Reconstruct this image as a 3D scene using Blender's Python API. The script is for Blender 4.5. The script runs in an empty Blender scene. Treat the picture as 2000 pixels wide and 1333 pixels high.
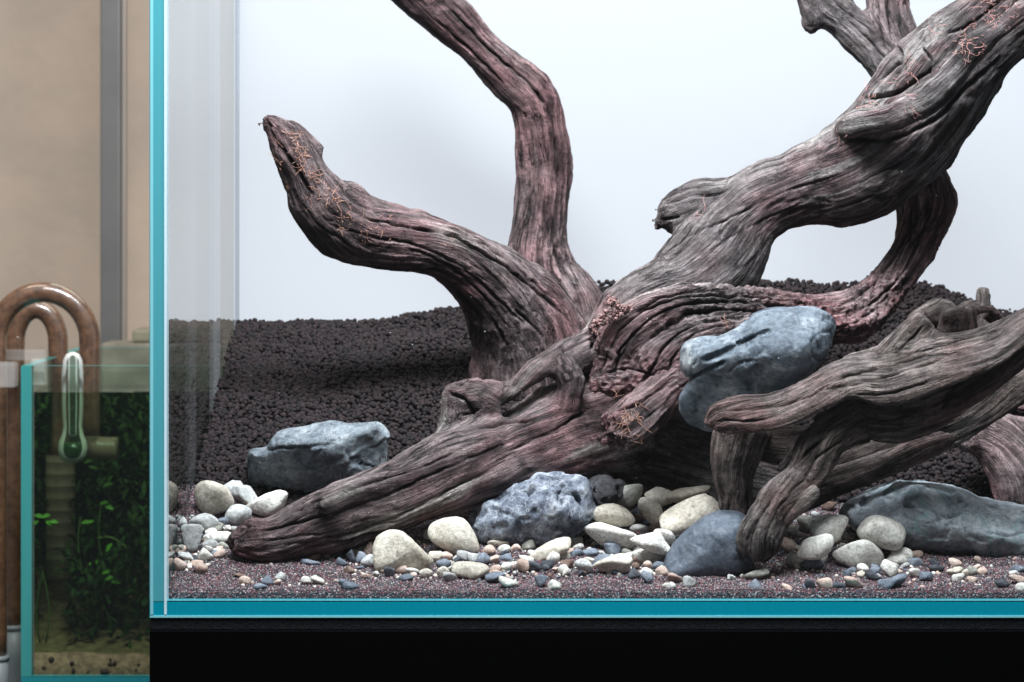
import bpy, math, random
import numpy as np
from mathutils import Vector, Matrix

random.seed(7)
rng = np.random.default_rng(7)
SC = bpy.context.scene
COL = SC.collection

# ------------------------------------------------------------------ camera, light, exposure
D = 1.71                      # metres from lens to the tank's front pane
CAMZ = 775 / 3000.0           # lens height above the tank floor
cam_d = bpy.data.cameras.new('camera')
cam = bpy.data.objects.new('camera', cam_d)
COL.objects.link(cam)
cam.location = (0, -D, CAMZ)
cam.rotation_euler = (math.radians(90), 0, 0)
cam_d.sensor_width = 36.0
cam_d.lens = 36.0 * D * 3000 / 2000.0
cam_d.shift_y = -266.5 / 2000.0
cam_d.clip_start = 0.05
cam_d.clip_end = 60
cam_d.dof.use_dof = True
cam_d.dof.focus_distance = D + 0.13
cam_d.dof.aperture_fstop = 13.0
SC.camera = cam

w = bpy.data.worlds.new('World')
SC.world = w
w.use_nodes = True
bg = w.node_tree.nodes['Background']
bg.inputs[0].default_value = (0.86, 0.93, 1.0, 1)
bg.inputs[1].default_value = 0.16


def area(name, loc, target, sx, sy, power, col):
    l = bpy.data.lights.new(name, 'AREA')
    l.shape = 'RECTANGLE'
    l.size, l.size_y = sx, sy
    l.energy = power
    l.color = col
    o = bpy.data.objects.new(name, l)
    COL.objects.link(o)
    o.location = loc
    d = Vector(target) - Vector(loc)
    o.rotation_euler = d.to_track_quat('-Z', 'Y').to_euler()
    return o


area('aquarium_led', (0.10, -0.15, 1.06), (0.10, 0.14, 0.0), 0.85, 0.24, 35.0, (0.90, 0.95, 1.0))
area('front_fill', (-0.22, -0.68, 1.55), (0.0, 0.1, 0.10), 0.9, 0.45, 34.0, (0.97, 0.98, 1.0))  # soft fill lamp added above the front, no visible source
area('room_wall_light', (-0.75, 0.45, 1.25), (-0.50, 1.15, 0.30), 0.5, 0.3, 6.0, (1.0, 0.86, 0.70))
area('small_tank_led', (-0.30, 0.70, 0.36), (-0.30, 0.72, 0.0), 0.22, 0.10, 0.34, (0.92, 1.0, 0.9))

SC.view_settings.view_transform = 'Standard'
SC.view_settings.look = 'None'
SC.view_settings.gamma = 1.0
SC.view_settings.exposure = 0.0
SC.cycles.use_denoising = True
try:
    SC.cycles.denoiser = 'OPENIMAGEDENOISE'
except Exception:
    pass
SC.cycles.max_bounces = 10
SC.cycles.transparent_max_bounces = 24
SC.cycles.caustics_reflective = False
SC.cycles.caustics_refractive = False
SC.cycles.sample_clamp_indirect = 4.0


# ------------------------------------------------------------------ helpers
def at(px, py, Y):
    s = (D + Y) / D
    return Vector(((px - 1000) / 3000 * s, Y, CAMZ + (400 - py) / 3000 * s))


def sc_at(Y):
    return (D + Y) / D / 3000.0          # metres per photo pixel at depth Y


def tag(o, label=None, cat=None, group=None, kind=None):
    if label: o['label'] = label
    if cat: o['category'] = cat
    if group: o['group'] = group
    if kind: o['kind'] = kind
    return o


def empty(name, loc):
    o = bpy.data.objects.new(name, None)
    o.location = loc
    o.empty_display_size = 0.02
    COL.objects.link(o)
    return o


def link_mesh(name, verts, faces, mats, parent=None, smooth=True, matidx=None, origin=None):
    me = bpy.data.meshes.new(name)
    v = np.asarray(verts, dtype=np.float32).reshape(-1, 3)
    if origin is not None:
        v = v - np.asarray(origin, dtype=np.float32)
    elif parent is not None and parent.type == 'EMPTY':
        v = v - np.asarray(parent.location, dtype=np.float32)
    if isinstance(faces, np.ndarray):
        k = faces.shape[1]
        n = len(faces)
        me.vertices.add(len(v))
        me.vertices.foreach_set('co', v.ravel())
        me.loops.add(n * k)
        me.loops.foreach_set('vertex_index', faces.astype(np.int32).ravel())
        me.polygons.add(n)
        me.polygons.foreach_set('loop_start', np.arange(n, dtype=np.int32) * k)
        me.polygons.foreach_set('loop_total', np.full(n, k, dtype=np.int32))
        me.update(calc_edges=True)
    else:
        me.from_pydata([tuple(map(float, p)) for p in v], [], [tuple(f) for f in faces])
    for m in (mats if isinstance(mats, (list, tuple)) else [mats]):
        me.materials.append(m)
    if smooth:
        me.polygons.foreach_set('use_smooth', np.ones(len(me.polygons), dtype=bool))
    if matidx is not None:
        me.polygons.foreach_set('material_index', np.asarray(matidx, dtype=np.int32))
    me.validate()
    o = bpy.data.objects.new(name, me)
    COL.objects.link(o)
    if origin is not None:
        o.location = origin
    if parent is not None:
        o.parent = parent
        if origin is not None and parent.type == 'EMPTY':
            o.location = Vector(origin) - parent.location
    return o


def box_vf(x0, x1, y0, y1, z0, z1, bev=0.0):
    if bev <= 0:
        v = [(x, y, z) for x in (x0, x1) for y in (y0, y1) for z in (z0, z1)]
        f = [(0, 1, 3, 2), (4, 6, 7, 5), (0, 4, 5, 1), (2, 3, 7, 6), (0, 2, 6, 4), (1, 5, 7, 3)]
        return v, f
    import bmesh
    bm = bmesh.new()
    vv = [bm.verts.new((x, y, z)) for x in (x0, x1) for y in (y0, y1) for z in (z0, z1)]
    for q in [(0, 1, 3, 2), (4, 6, 7, 5), (0, 4, 5, 1), (2, 3, 7, 6), (0, 2, 6, 4), (1, 5, 7, 3)]:
        bm.faces.new([vv[i] for i in q])
    bmesh.ops.bevel(bm, geom=list(bm.edges), offset=bev, segments=2, affect='EDGES', profile=0.6)
    bm.verts.index_update()
    v = [tuple(p.co) for p in bm.verts]
    f = [tuple(p.index for p in q.verts) for q in bm.faces]
    bm.free()
    return v, f


def catmull(P, n):
    """P (k,c) control points -> (n,c) samples, evenly spaced in parameter."""
    P = np.asarray(P, float)
    k = len(P)
    if k == 2:
        t = np.linspace(0, 1, n)[:, None]
        return P[0] * (1 - t) + P[1] * t
    Q = np.vstack([2 * P[0] - P[1], P, 2 * P[-1] - P[-2]])
    t = np.linspace(0, k - 1 - 1e-6, n)
    i = t.astype(int)
    f = (t - i)[:, None]
    a, b, c, d = Q[i], Q[i + 1], Q[i + 2], Q[i + 3]
    return 0.5 * (2 * b + (c - a) * f + (2 * a - 5 * b + 4 * c - d) * f ** 2 + (3 * b - a - 3 * c + d) * f ** 3)


def tube(points, radii, seg=10, caps=True):
    P = np.asarray(points, float)
    n = len(P)
    R = np.broadcast_to(np.asarray(radii, float), (n,))
    T = np.gradient(P, axis=0)
    T /= np.linalg.norm(T, axis=1, keepdims=True) + 1e-12
    ref = np.array([0.0, 1.0, 0.0]) if abs(T[0][1]) < 0.9 else np.array([1.0, 0, 0])
    N = np.zeros_like(P)
    prev = ref
    for i in range(n):
        q = prev - T[i] * (prev @ T[i])
        q /= np.linalg.norm(q) + 1e-12
        N[i] = q
        prev = q
    B = np.cross(T, N)
    a = np.linspace(0, 2 * math.pi, seg, endpoint=False)
    V = (P[:, None, :] + R[:, None, None] * (np.cos(a)[None, :, None] * N[:, None, :] + np.sin(a)[None, :, None] * B[:, None, :])).reshape(-1, 3)
    F = []
    for i in range(n - 1):
        for j in range(seg):
            k = (j + 1) % seg
            F.append((i * seg + j, i * seg + k, (i + 1) * seg + k, (i + 1) * seg + j))
    V = V.tolist()
    if caps:
        F.append(tuple(range(seg - 1, -1, -1)))
        F.append(tuple((n - 1) * seg + j for j in range(seg)))
    return V, F


def merge(parts):
    V, F = [], []
    for v, f in parts:
        o = len(V)
        V.extend([tuple(p) for p in v])
        F.extend([tuple(i + o for i in q) for q in f])
    return V, F


def lathe(cx, cy, prof, seg=24):
    V, F = [], []
    for r, z in prof:
        for j in range(seg):
            a = 2 * math.pi * j / seg
            V.append((cx + r * math.cos(a), cy + r * math.sin(a), z))
    for i in range(len(prof) - 1):
        for j in range(seg):
            k = (j + 1) % seg
            F.append((i * seg + j, i * seg + k, (i + 1) * seg + k, (i + 1) * seg + j))
    return V, F


# ---- numpy value noise
def _hash(ix, iy, iz, seed):
    h = (ix.astype(np.uint32) * np.uint32(374761393) + iy.astype(np.uint32) * np.uint32(668265263)
         + iz.astype(np.uint32) * np.uint32(2246822519) + np.uint32((seed * 3266489917) & 0xffffffff))
    h = (h ^ (h >> np.uint32(13))) * np.uint32(1274126177)
    h = h ^ (h >> np.uint32(16))
    return (h & np.uint32(0xffff)).astype(np.float32) / 32767.5 - 1.0


def vn(p, seed=0):
    p = np.asarray(p, np.float32)
    i = np.floor(p).astype(np.int64)
    f = p - i
    f = f * f * f * (f * (f * 6 - 15) + 10)
    x, y, z = i[:, 0], i[:, 1], i[:, 2]
    r = 0
    for dx in (0, 1):
        wx = f[:, 0] if dx else 1 - f[:, 0]
        for dy in (0, 1):
            wy = f[:, 1] if dy else 1 - f[:, 1]
            for dz in (0, 1):
                wz = f[:, 2] if dz else 1 - f[:, 2]
                r = r + wx * wy * wz * _hash(x + dx, y + dy, z + dz, seed)
    return r


def fbm(p, seed=0, oct=4, gain=0.5, lac=2.03):
    p = np.asarray(p, np.float32)
    r, a, tot = 0, 1.0, 0
    for o in range(oct):
        r = r + a * vn(p * (lac ** o) + o * 17.3, seed + o)
        tot += a
        a *= gain
    return r / tot


def sstep(a, b, x):
    t = np.clip((x - a) / (b - a), 0, 1)
    return t * t * (3 - 2 * t)


# ---- materials
def mat(name):
    m = bpy.data.materials.new(name)
    m.use_nodes = True
    nt = m.node_tree
    for n in list(nt.nodes):
        nt.nodes.remove(n)
    out = nt.nodes.new('ShaderNodeOutputMaterial')
    return m, nt, out


def nd(nt, typ, **kw):
    n = nt.nodes.new(typ)
    for k, v in kw.items():
        if k == 'ins':
            for kk, vv in v.items():
                n.inputs[kk].default_value = vv
        else:
            setattr(n, k, v)
    return n


def simple(name, col, rough=0.6, spec=0.5, metal=0.0, noise=None, bump=None, trans=0.0):
    m, nt, out = mat(name)
    p = nd(nt, 'ShaderNodeBsdfPrincipled')
    p.inputs['Base Color'].default_value = (*col, 1)
    p.inputs['Roughness'].default_value = rough
    p.inputs['Metallic'].default_value = metal
    p.inputs['Specular IOR Level'].default_value = spec
    p.inputs['Transmission Weight'].default_value = trans
    nt.links.new(p.outputs[0], out.inputs[0])
    tc = nd(nt, 'ShaderNodeTexCoord')
    if noise:
        sc, amt, col2 = noise
        n = nd(nt, 'ShaderNodeTexNoise', ins={'Scale': sc, 'Detail': 5.0, 'Roughness': 0.6})
        nt.links.new(tc.outputs['Object'], n.inputs['Vector'])
        r = nd(nt, 'ShaderNodeValToRGB')
        r.color_ramp.elements[0].position = 0.5 - amt
        r.color_ramp.elements[1].position = 0.5 + amt
        r.color_ramp.elements[0].color = (*col, 1)
        r.color_ramp.elements[1].color = (*col2, 1)
        nt.links.new(n.outputs[0], r.inputs[0])
        nt.links.new(r.outputs[0], p.inputs['Base Color'])
    if bump:
        sc, st, dist = bump
        n = nd(nt, 'ShaderNodeTexNoise', ins={'Scale': sc, 'Detail': 4.0})
        nt.links.new(tc.outputs['Object'], n.inputs['Vector'])
        b = nd(nt, 'ShaderNodeBump', ins={'Strength': st, 'Distance': dist})
        nt.links.new(n.outputs[0], b.inputs['Height'])
        nt.links.new(b.outputs[0], p.inputs['Normal'])
    return m


def thin_glass(name, tint=(1, 1, 1), base=0.035, power=5.0, rough=0.0, scale=1.0):
    """a pane: reflects by angle (Schlick), otherwise lets light pass straight"""
    m, nt, out = mat(name)
    g = nd(nt, 'ShaderNodeNewGeometry')
    dot = nd(nt, 'ShaderNodeVectorMath', operation='DOT_PRODUCT')
    nt.links.new(g.outputs['Normal'], dot.inputs[0])
    nt.links.new(g.outputs['Incoming'], dot.inputs[1])
    ab = nd(nt, 'ShaderNodeMath', operation='ABSOLUTE')
    nt.links.new(dot.outputs['Value'], ab.inputs[0])
    om = nd(nt, 'ShaderNodeMath', operation='SUBTRACT')
    om.inputs[0].default_value = 1.0
    nt.links.new(ab.outputs[0], om.inputs[1])
    pw = nd(nt, 'ShaderNodeMath', operation='POWER')
    nt.links.new(om.outputs[0], pw.inputs[0])
    pw.inputs[1].default_value = power
    ma = nd(nt, 'ShaderNodeMath', operation='MULTIPLY_ADD')
    nt.links.new(pw.outputs[0], ma.inputs[0])
    ma.inputs[1].default_value = (1 - base) * scale
    ma.inputs[2].default_value = base
    t = nd(nt, 'ShaderNodeBsdfTransparent')
    t.inputs[0].default_value = (*tint, 1)
    gl = nd(nt, 'ShaderNodeBsdfGlossy')
    gl.inputs['Roughness'].default_value = rough
    gl.inputs['Color'].default_value = (1, 1, 1, 1)
    mx = nd(nt, 'ShaderNodeMixShader')
    nt.links.new(ma.outputs[0], mx.inputs[0])
    nt.links.new(t.outputs[0], mx.inputs[1])
    nt.links.new(gl.outputs[0], mx.inputs[2])
    nt.links.new(mx.outputs[0], out.inputs[0])
    return m


def glass_edge(name, c1, c2, rough=0.12):
    """polished, strongly tinted cut edge of a float glass pane"""
    m, nt, out = mat(name)
    tc = nd(nt, 'ShaderNodeTexCoord')
    mp = nd(nt, 'ShaderNodeMapping')
    mp.inputs['Scale'].default_value = (260, 260, 6)
    nt.links.new(tc.outputs['Object'], mp.inputs[0])
    n = nd(nt, 'ShaderNodeTexNoise', ins={'Scale': 1.0, 'Detail': 3.0})
    nt.links.new(mp.outputs[0], n.inputs['Vector'])
    mix = nd(nt, 'ShaderNodeMix', data_type='RGBA')
    mix.inputs['A'].default_value = (*c1, 1)
    mix.inputs['B'].default_value = (*c2, 1)
    nt.links.new(n.outputs[0], mix.inputs['Factor'])
    p = nd(nt, 'ShaderNodeBsdfPrincipled')
    p.inputs['Roughness'].default_value = rough
    p.inputs['Specular IOR Level'].default_value = 0.25
    nt.links.new(mix.outputs['Result'], p.inputs['Base Color'])
    nt.links.new(p.outputs[0], out.inputs[0])
    return m


def stone_mat(name, dark, mid, light, vein=None, scale=40.0, rough=0.55, speck=0.0, bump=0.5, patch=(0.3, 0.7)):
    m, nt, out = mat(name)
    tc = nd(nt, 'ShaderNodeTexCoord')
    oi = nd(nt, 'ShaderNodeObjectInfo')
    off = nd(nt, 'ShaderNodeVectorMath', operation='ADD')
    sc = nd(nt, 'ShaderNodeVectorMath', operation='SCALE')
    sc.inputs[0].default_value = (7.1, 3.3, 5.7)
    nt.links.new(oi.outputs['Random'], sc.inputs['Scale'])
    nt.links.new(tc.outputs['Object'], off.inputs[0])
    nt.links.new(sc.outputs[0], off.inputs[1])
    n1 = nd(nt, 'ShaderNodeTexNoise', ins={'Scale': scale, 'Detail': 9.0, 'Roughness': 0.74, 'Distortion': 0.5})
    nt.links.new(off.outputs[0], n1.inputs['Vector'])
    r = nd(nt, 'ShaderNodeValToRGB')
    e = r.color_ramp.elements
    e[0].position, e[0].color = patch[0], (*dark, 1)
    e[1].position, e[1].color = patch[1], (*light, 1)
    q = e.new((patch[0] + patch[1]) / 2)
    q.color = (*mid, 1)
    nt.links.new(n1.outputs[0], r.inputs[0])
    col = r.outputs[0]
    # fine grain
    n2 = nd(nt, 'ShaderNodeTexNoise', ins={'Scale': scale * 9, 'Detail': 5.0, 'Roughness': 0.75})
    nt.links.new(off.outputs[0], n2.inputs['Vector'])
    mr = nd(nt, 'ShaderNodeMapRange', ins={'From Min': 0.3, 'From Max': 0.7, 'To Min': 0.58, 'To Max': 1.38})
    nt.links.new(n2.outputs[0], mr.inputs[0])
    mu = nd(nt, 'ShaderNodeMix', data_type='RGBA', blend_type='MULTIPLY')
    mu.inputs['Factor'].default_value = 1.0
    nt.links.new(col, mu.inputs['A'])
    nt.links.new(mr.outputs[0], mu.inputs['B'])
    col = mu.outputs['Result']
    if speck > 0:
        v = nd(nt, 'ShaderNodeTexNoise', ins={'Scale': scale * 5.5, 'Detail': 2.0})
        nt.links.new(off.outputs[0], v.inputs['Vector'])
        lt = nd(nt, 'ShaderNodeMapRange', ins={'From Min': 0.30, 'From Max': 0.38, 'To Min': speck, 'To Max': 0.0})
        nt.links.new(v.outputs[0], lt.inputs[0])
        mx = nd(nt, 'ShaderNodeMix', data_type='RGBA')
        nt.links.new(lt.outputs[0], mx.inputs['Factor'])
        nt.links.new(col, mx.inputs['A'])
        mx.inputs['B'].default_value = (dark[0] * 0.35, dark[1] * 0.33, dark[2] * 0.33, 1)
        col = mx.outputs['Result']
    if vein:
        vc, vs, vw = vein
        n3 = nd(nt, 'ShaderNodeTexNoise', ins={'Scale': vs, 'Detail': 6.0, 'Roughness': 0.6, 'Distortion': 1.2})
        nt.links.new(off.outputs[0], n3.inputs['Vector'])
        s1 = nd(nt, 'ShaderNodeMath', operation='SUBTRACT')
        nt.links.new(n3.outputs[0], s1.inputs[0])
        s1.inputs[1].default_value = 0.5
        s2 = nd(nt, 'ShaderNodeMath', operation='ABSOLUTE')
        nt.links.new(s1.outputs[0], s2.inputs[0])
        s3 = nd(nt, 'ShaderNodeMapRange', ins={'From Min': 0.0, 'From Max': vw, 'To Min': 0.8, 'To Max': 0.0})
        nt.links.new(s2.outputs[0], s3.inputs[0])
        mx = nd(nt, 'ShaderNodeMix', data_type='RGBA')
        nt.links.new(s3.outputs[0], mx.inputs['Factor'])
        nt.links.new(col, mx.inputs['A'])
        mx.inputs['B'].default_value = (*vc, 1)
        col = mx.outputs['Result']
    # every stone a little different
    hv = nd(nt, 'ShaderNodeHueSaturation')
    vr = nd(nt, 'ShaderNodeMapRange', ins={'To Min': 0.82, 'To Max': 1.14})
    nt.links.new(oi.outputs['Random'], vr.inputs[0])
    nt.links.new(vr.outputs[0], hv.inputs['Value'])
    nt.links.new(col, hv.inputs['Color'])
    p = nd(nt, 'ShaderNodeBsdfPrincipled')
    p.inputs['Roughness'].default_value = rough
    p.inputs['Specular IOR Level'].default_value = 0.35
    nt.links.new(hv.outputs[0], p.inputs['Base Color'])
    b = nd(nt, 'ShaderNodeBump', ins={'Strength': bump, 'Distance': 0.0022})
    ad = nd(nt, 'ShaderNodeMath', operation='MULTIPLY_ADD')
    nt.links.new(n2.outputs[0], ad.inputs[0])
    ad.inputs[1].default_value = 0.5
    nt.links.new(n1.outputs[0], ad.inputs[2])
    nt.links.new(ad.outputs[0], b.inputs['Height'])
    nt.links.new(b.outputs[0], p.inputs['Normal'])
    nt.links.new(p.outputs[0], out.inputs[0])
    return m


def wood_mat(name, rough=0.82):
    m, nt, out = mat(name)
    L = nt.links.new
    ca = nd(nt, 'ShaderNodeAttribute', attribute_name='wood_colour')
    ga = nd(nt, 'ShaderNodeAttribute', attribute_name='grain')
    tc = nd(nt, 'ShaderNodeTexCoord')

    def noise(vec, scale, detail, r=0.6, dist=0.0, mapping=None):
        n = nd(nt, 'ShaderNodeTexNoise', ins={'Scale': scale, 'Detail': detail, 'Roughness': r, 'Distortion': dist})
        if mapping:
            mp = nd(nt, 'ShaderNodeMapping')
            mp.inputs['Scale'].default_value = mapping
            L(vec, mp.inputs[0])
            vec = mp.outputs[0]
        L(vec, n.inputs['Vector'])
        return n.outputs[0]

    def rng_(v, a, b, c, d):
        n = nd(nt, 'ShaderNodeMapRange', ins={'From Min': a, 'From Max': b, 'To Min': c, 'To Max': d})
        L(v, n.inputs[0])
        return n.outputs[0]

    def math_(op, a, b=None, c=None):
        n = nd(nt, 'ShaderNodeMath', operation=op)
        for k, q in enumerate((a, b, c)):
            if q is None:
                continue
            if isinstance(q, (int, float)):
                n.inputs[k].default_value = q
            else:
                L(q, n.inputs[k])
        return n.outputs[0]

    g = ga.outputs['Vector']
    fib = noise(g, 1.0, 6.0, 0.75)                                   # fibre bundles
    hair = noise(g, 2.6, 3.0, 0.7, mapping=(0.6, 1, 1))              # fine hairs of grain
    ck = noise(g, 0.55, 4.0, 0.55, 0.35, mapping=(0.8, 1, 1))        # long checks
    ckm = rng_(math_('ABSOLUTE', math_('SUBTRACT', ck, 0.5)), 0.0, 0.030, 1.0, 0.0)
    gate = rng_(noise(tc.outputs['Object'], 34.0, 2.0), 0.42, 0.58, 0.0, 1.0)
    ckm = math_('MULTIPLY', ckm, gate)
    xs_ = noise(g, 0.9, 2.0, 0.5, 0.6, mapping=(7.0, 0.7, 0.7))      # short cross checks
    xm = rng_(math_('ABSOLUTE', math_('SUBTRACT', xs_, 0.5)), 0.0, 0.022, 0.55, 0.0)
    gate2 = rng_(noise(tc.outputs['Object'], 47.0, 2.0), 0.50, 0.62, 0.0, 1.0)
    xm = math_('MULTIPLY', xm, gate2)
    crack = math_('MAXIMUM', ckm, xm)
    dust = noise(tc.outputs['Object'], 1100.0, 3.0, 0.7)
    f1 = math_('MULTIPLY', rng_(fib, 0.32, 0.68, 0.58, 1.42), rng_(hair, 0.32, 0.68, 0.58, 1.42))
    f1 = math_('MULTIPLY', f1, rng_(dust, 0.3, 0.7, 0.66, 1.34))
    iso = noise(tc.outputs['Object'], 170.0, 5.0, 0.7)
    f1 = math_('MULTIPLY', f1, rng_(iso, 0.32, 0.68, 0.66, 1.32))
    f1 = math_('MULTIPLY', f1, rng_(crack, 0.0, 1.0, 1.0, 0.22))
    mu = nd(nt, 'ShaderNodeMix', data_type='RGBA', blend_type='MULTIPLY')
    mu.inputs['Factor'].default_value = 1.0
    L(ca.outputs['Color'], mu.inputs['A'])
    L(f1, mu.inputs['B'])
    h = math_('MULTIPLY_ADD', hair, 0.35, fib)
    h = math_('MULTIPLY_ADD', dust, 0.30, h)
    h = math_('MULTIPLY_ADD', iso, 0.8, h)
    h = math_('MULTIPLY_ADD', crack, -0.9, h)
    b = nd(nt, 'ShaderNodeBump', ins={'Strength': 1.0, 'Distance': 0.0028})
    L(h, b.inputs['Height'])
    p = nd(nt, 'ShaderNodeBsdfPrincipled')
    p.inputs['Roughness'].default_value = rough
    p.inputs['Specular IOR Level'].default_value = 0.2
    L(mu.outputs['Result'], p.inputs['Base Color'])
    L(b.outputs[0], p.inputs['Normal'])
    L(p.outputs[0], out.inputs[0])
    return m


# ------------------------------------------------------------------ ground height inside the tank
TX0, TX1, TY0, TY1 = -0.226, 0.664, 0.0105, 0.449
GX = np.array([-0.23, -0.17, -0.12, -0.02, 0.10, 0.22, 0.33, 0.42, 0.67])
GY = np.array([0.0, 0.04, 0.07, 0.10, 0.15, 0.20, 0.30, 0.38, 0.45])
GZ = np.array([
    [.0045, .011, .024, .040, .063, .082, .116, .143, .164],
    [.0045, .009, .016, .028, .045, .072, .112, .140, .164],
    [.0045, .008, .012, .021, .037, .063, .110, .141, .166],
    [.0045, .008, .012, .018, .030, .052, .104, .145, .176],
    [.0045, .008, .012, .017, .025, .042, .098, .150, .196],
    [.0045, .008, .012, .017, .025, .040, .098, .155, .196],
    [.0045, .008, .012, .017, .027, .046, .105, .155, .194],
    [.0045, .008, .012, .017, .027, .050, .105, .140, .170],
    [.0045, .008, .012, .017, .027, .050, .105, .140, .170]])


def _interp1(t, G):
    i = np.clip(np.searchsorted(G, t) - 1, 0, len(G) - 2)
    f = np.clip((t - G[i]) / (G[i + 1] - G[i]), 0, 1)
    return i, f


def ground(x, y):
    x = np.asarray(x, float)
    y = np.asarray(y, float)
    i, f = _interp1(x, GX)
    f = f * f * (3 - 2 * f)
    j, g = _interp1(y, GY)
    a = GZ[i, j] * (1 - f) + GZ[i + 1, j] * f
    b = GZ[i, j + 1] * (1 - f) + GZ[i + 1, j + 1] * f
    return a * (1 - g) + b * g


def ray_ground(px, py):
    Y = np.linspace(0.012, 0.44, 900)
    s = (D + Y) / D
    X = (px - 1000) / 3000 * s
    Z = CAMZ + (400 - py) / 3000 * s
    hit = np.nonzero(Z <= ground(X, Y))[0]
    return float(Y[hit[0]]) if len(hit) else 0.44


def soil_edge(x):
    """depth where sand and pebbles give way to the dark soil granules"""
    return np.interp(x, [-0.23, -0.15, -0.08, 0.0, 0.2, 0.35, 0.67], [0.138, 0.145, 0.160, 0.185, 0.20, 0.185, 0.185])


# ------------------------------------------------------------------ room and tank shell
wall_m = simple('painted_wall', (0.24, 0.205, 0.17), 0.85, 0.2, noise=(4.2, 0.22, (0.37, 0.285, 0.22)), bump=(40, 0.3, 0.004))
v, f = box_vf(-1.6, 1.6, 1.15, 1.2, -1.2, 1.8)
tag(link_mesh('wall', v, f, wall_m, smooth=False), kind='structure')

steel_m = simple('brushed_steel', (0.13, 0.13, 0.125), 0.35, 0.5, 0.6, noise=(14, 0.3, (0.18, 0.178, 0.17)))
post = empty('metal_post', at(221, 700, 0.98))
tag(post, 'grey metal upright standing against the tan wall behind the small planted tank', 'post')
a0, a1 = at(197, 0, 0.98), at(236, 0, 0.98)
v, f = box_vf(a0.x, a1.x, 0.975, 0.985, -0.9, 1.2, 0.0015)
link_mesh('post_web', v, f, steel_m, post, smooth=False)
a2 = at(246, 0, 0.98)
v, f = box_vf(a1.x + 0.0004, a2.x, 0.98, 0.99, -0.9, 1.2, 0.0015)
link_mesh('post_flange', v, f, simple('steel_flange', (0.22, 0.19, 0.165), 0.4, 0.5, 0.4), post, smooth=False)

edge_m = glass_edge('turquoise_glass_edge', (0.045, 0.265, 0.31), (0.075, 0.30, 0.345))
edge_pale_m = glass_edge('pale_glass_arris', (0.16, 0.45, 0.50), (0.22, 0.50, 0.55), 0.25)
edge_deep_m = glass_edge('deep_glass_edge', (0.0, 0.205, 0.285), (0.0, 0.235, 0.315))
pane_m = thin_glass('clear_pane', (0.985, 0.995, 0.995), 0.012, 5.0, scale=0.6)
side_pane_m = thin_glass('clear_side_pane', (0.74, 0.77, 0.77), 0.02, 4.6, scale=0.95)
silicone_m = simple('clear_silicone', (0.50, 0.66, 0.72), 0.35, 0.5)
sil_dark_m = simple('grey_silicone', (0.30, 0.32, 0.36), 0.4, 0.4)

TOP = 0.47
tank = empty('glass_aquarium', (0.214, 0.0, -0.010))
tag(tank, 'large rimless aquarium of clear glass with bright turquoise cut edges on black cabinet', 'aquarium')


def pane(name, x0, x1, y0, y1, z0, z1, big, edges, parent, bev=0.0):
    """box with clear big faces (normal axis 'big') and tinted narrow faces"""
    v, f = box_vf(x0, x1, y0, y1, z0, z1)
    ax = [0, 0, 1, 1, 2, 2]
    mi = [0 if (ax[i] == big or i == 3) else 1 for i in range(6)]
    # face order: x0, x1, y0, y1, z0, z1
    return link_mesh(name, v, f, [parent_glass[big], edges], parent, smooth=False, matidx=mi)


parent_glass = {0: side_pane_m, 1: pane_m, 2: pane_m}
# bottom pane: front edge shows as the long turquoise bar
v, f = box_vf(TX0 - .010, TX1 + .010, 0.0, 0.470, -0.0105, -0.0005)
link_mesh('bottom_pane', v, f, [edge_deep_m], tank, smooth=False)
v, f = box_vf(TX0 - .0097, TX1 + .0097, -0.0006, 0.0, -0.0105, -0.0092)
link_mesh('bottom_arris', v, f, edge_pale_m, tank, smooth=False)
for s, x0 in ((-1, TX0 - .010), (1, TX1)):
    pane('side_pane', x0, x0 + .010, 0.0, 0.470, 0.0, TOP, 0, edge_m, tank)
v, f = box_vf(TX0 - .0094, TX0 - .0076, -0.0006, 0.0, -0.0085, TOP)
link_mesh('side_arris', v, f, edge_pale_m, tank, smooth=False)
pane('front_pane', TX0 + .0008, TX1 - .0008, 0.0005, 0.0100, 0.0003, TOP, 1, edge_m, tank)
pane('back_pane', TX0 + .0008, TX1 - .0008, 0.4505, 0.4600, 0.0003, TOP, 1, edge_m, tank)
v, f = box_vf(TX0 - .0004, TX0 + .0012, -0.0003, 0.0098, -0.0085, TOP)
link_mesh('silicone_seam', v, f, silicone_m, tank, smooth=False)
v, f = box_vf(TX0 + .0001, TX0 + .0016, 0.4486, 0.4504, 0.0, TOP)
link_mesh('silicone_seam', v, f, sil_dark_m, tank, smooth=False)

dq = []
for _ in range(110):
    px_, py_ = 330 + 1660 * rng.random(), 20 + 1080 * rng.random()
    c_ = at(px_, py_, 0.0103)
    r_ = 0.00016 + 0.00028 * rng.random() ** 3
    a_ = np.linspace(0, 2 * math.pi, 7)[:-1]
    top = [(c_.x + r_ * math.cos(t) * (0.7 + .5 * rng.random()), c_.y, c_.z + r_ * math.sin(t)) for t in a_]
    dq.append((top + [(c_.x, c_.y + r_ * 0.5, c_.z)], [(i, (i + 1) % 6, 6) for i in range(6)] + [(5, 4, 3, 2, 1, 0)]))
v, f = merge(dq)
link_mesh('dust_specks', v, f, simple('pale_dust', (0.55, 0.57, 0.62), 0.9, 0.1), tank)['kind'] = 'stuff'

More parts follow.
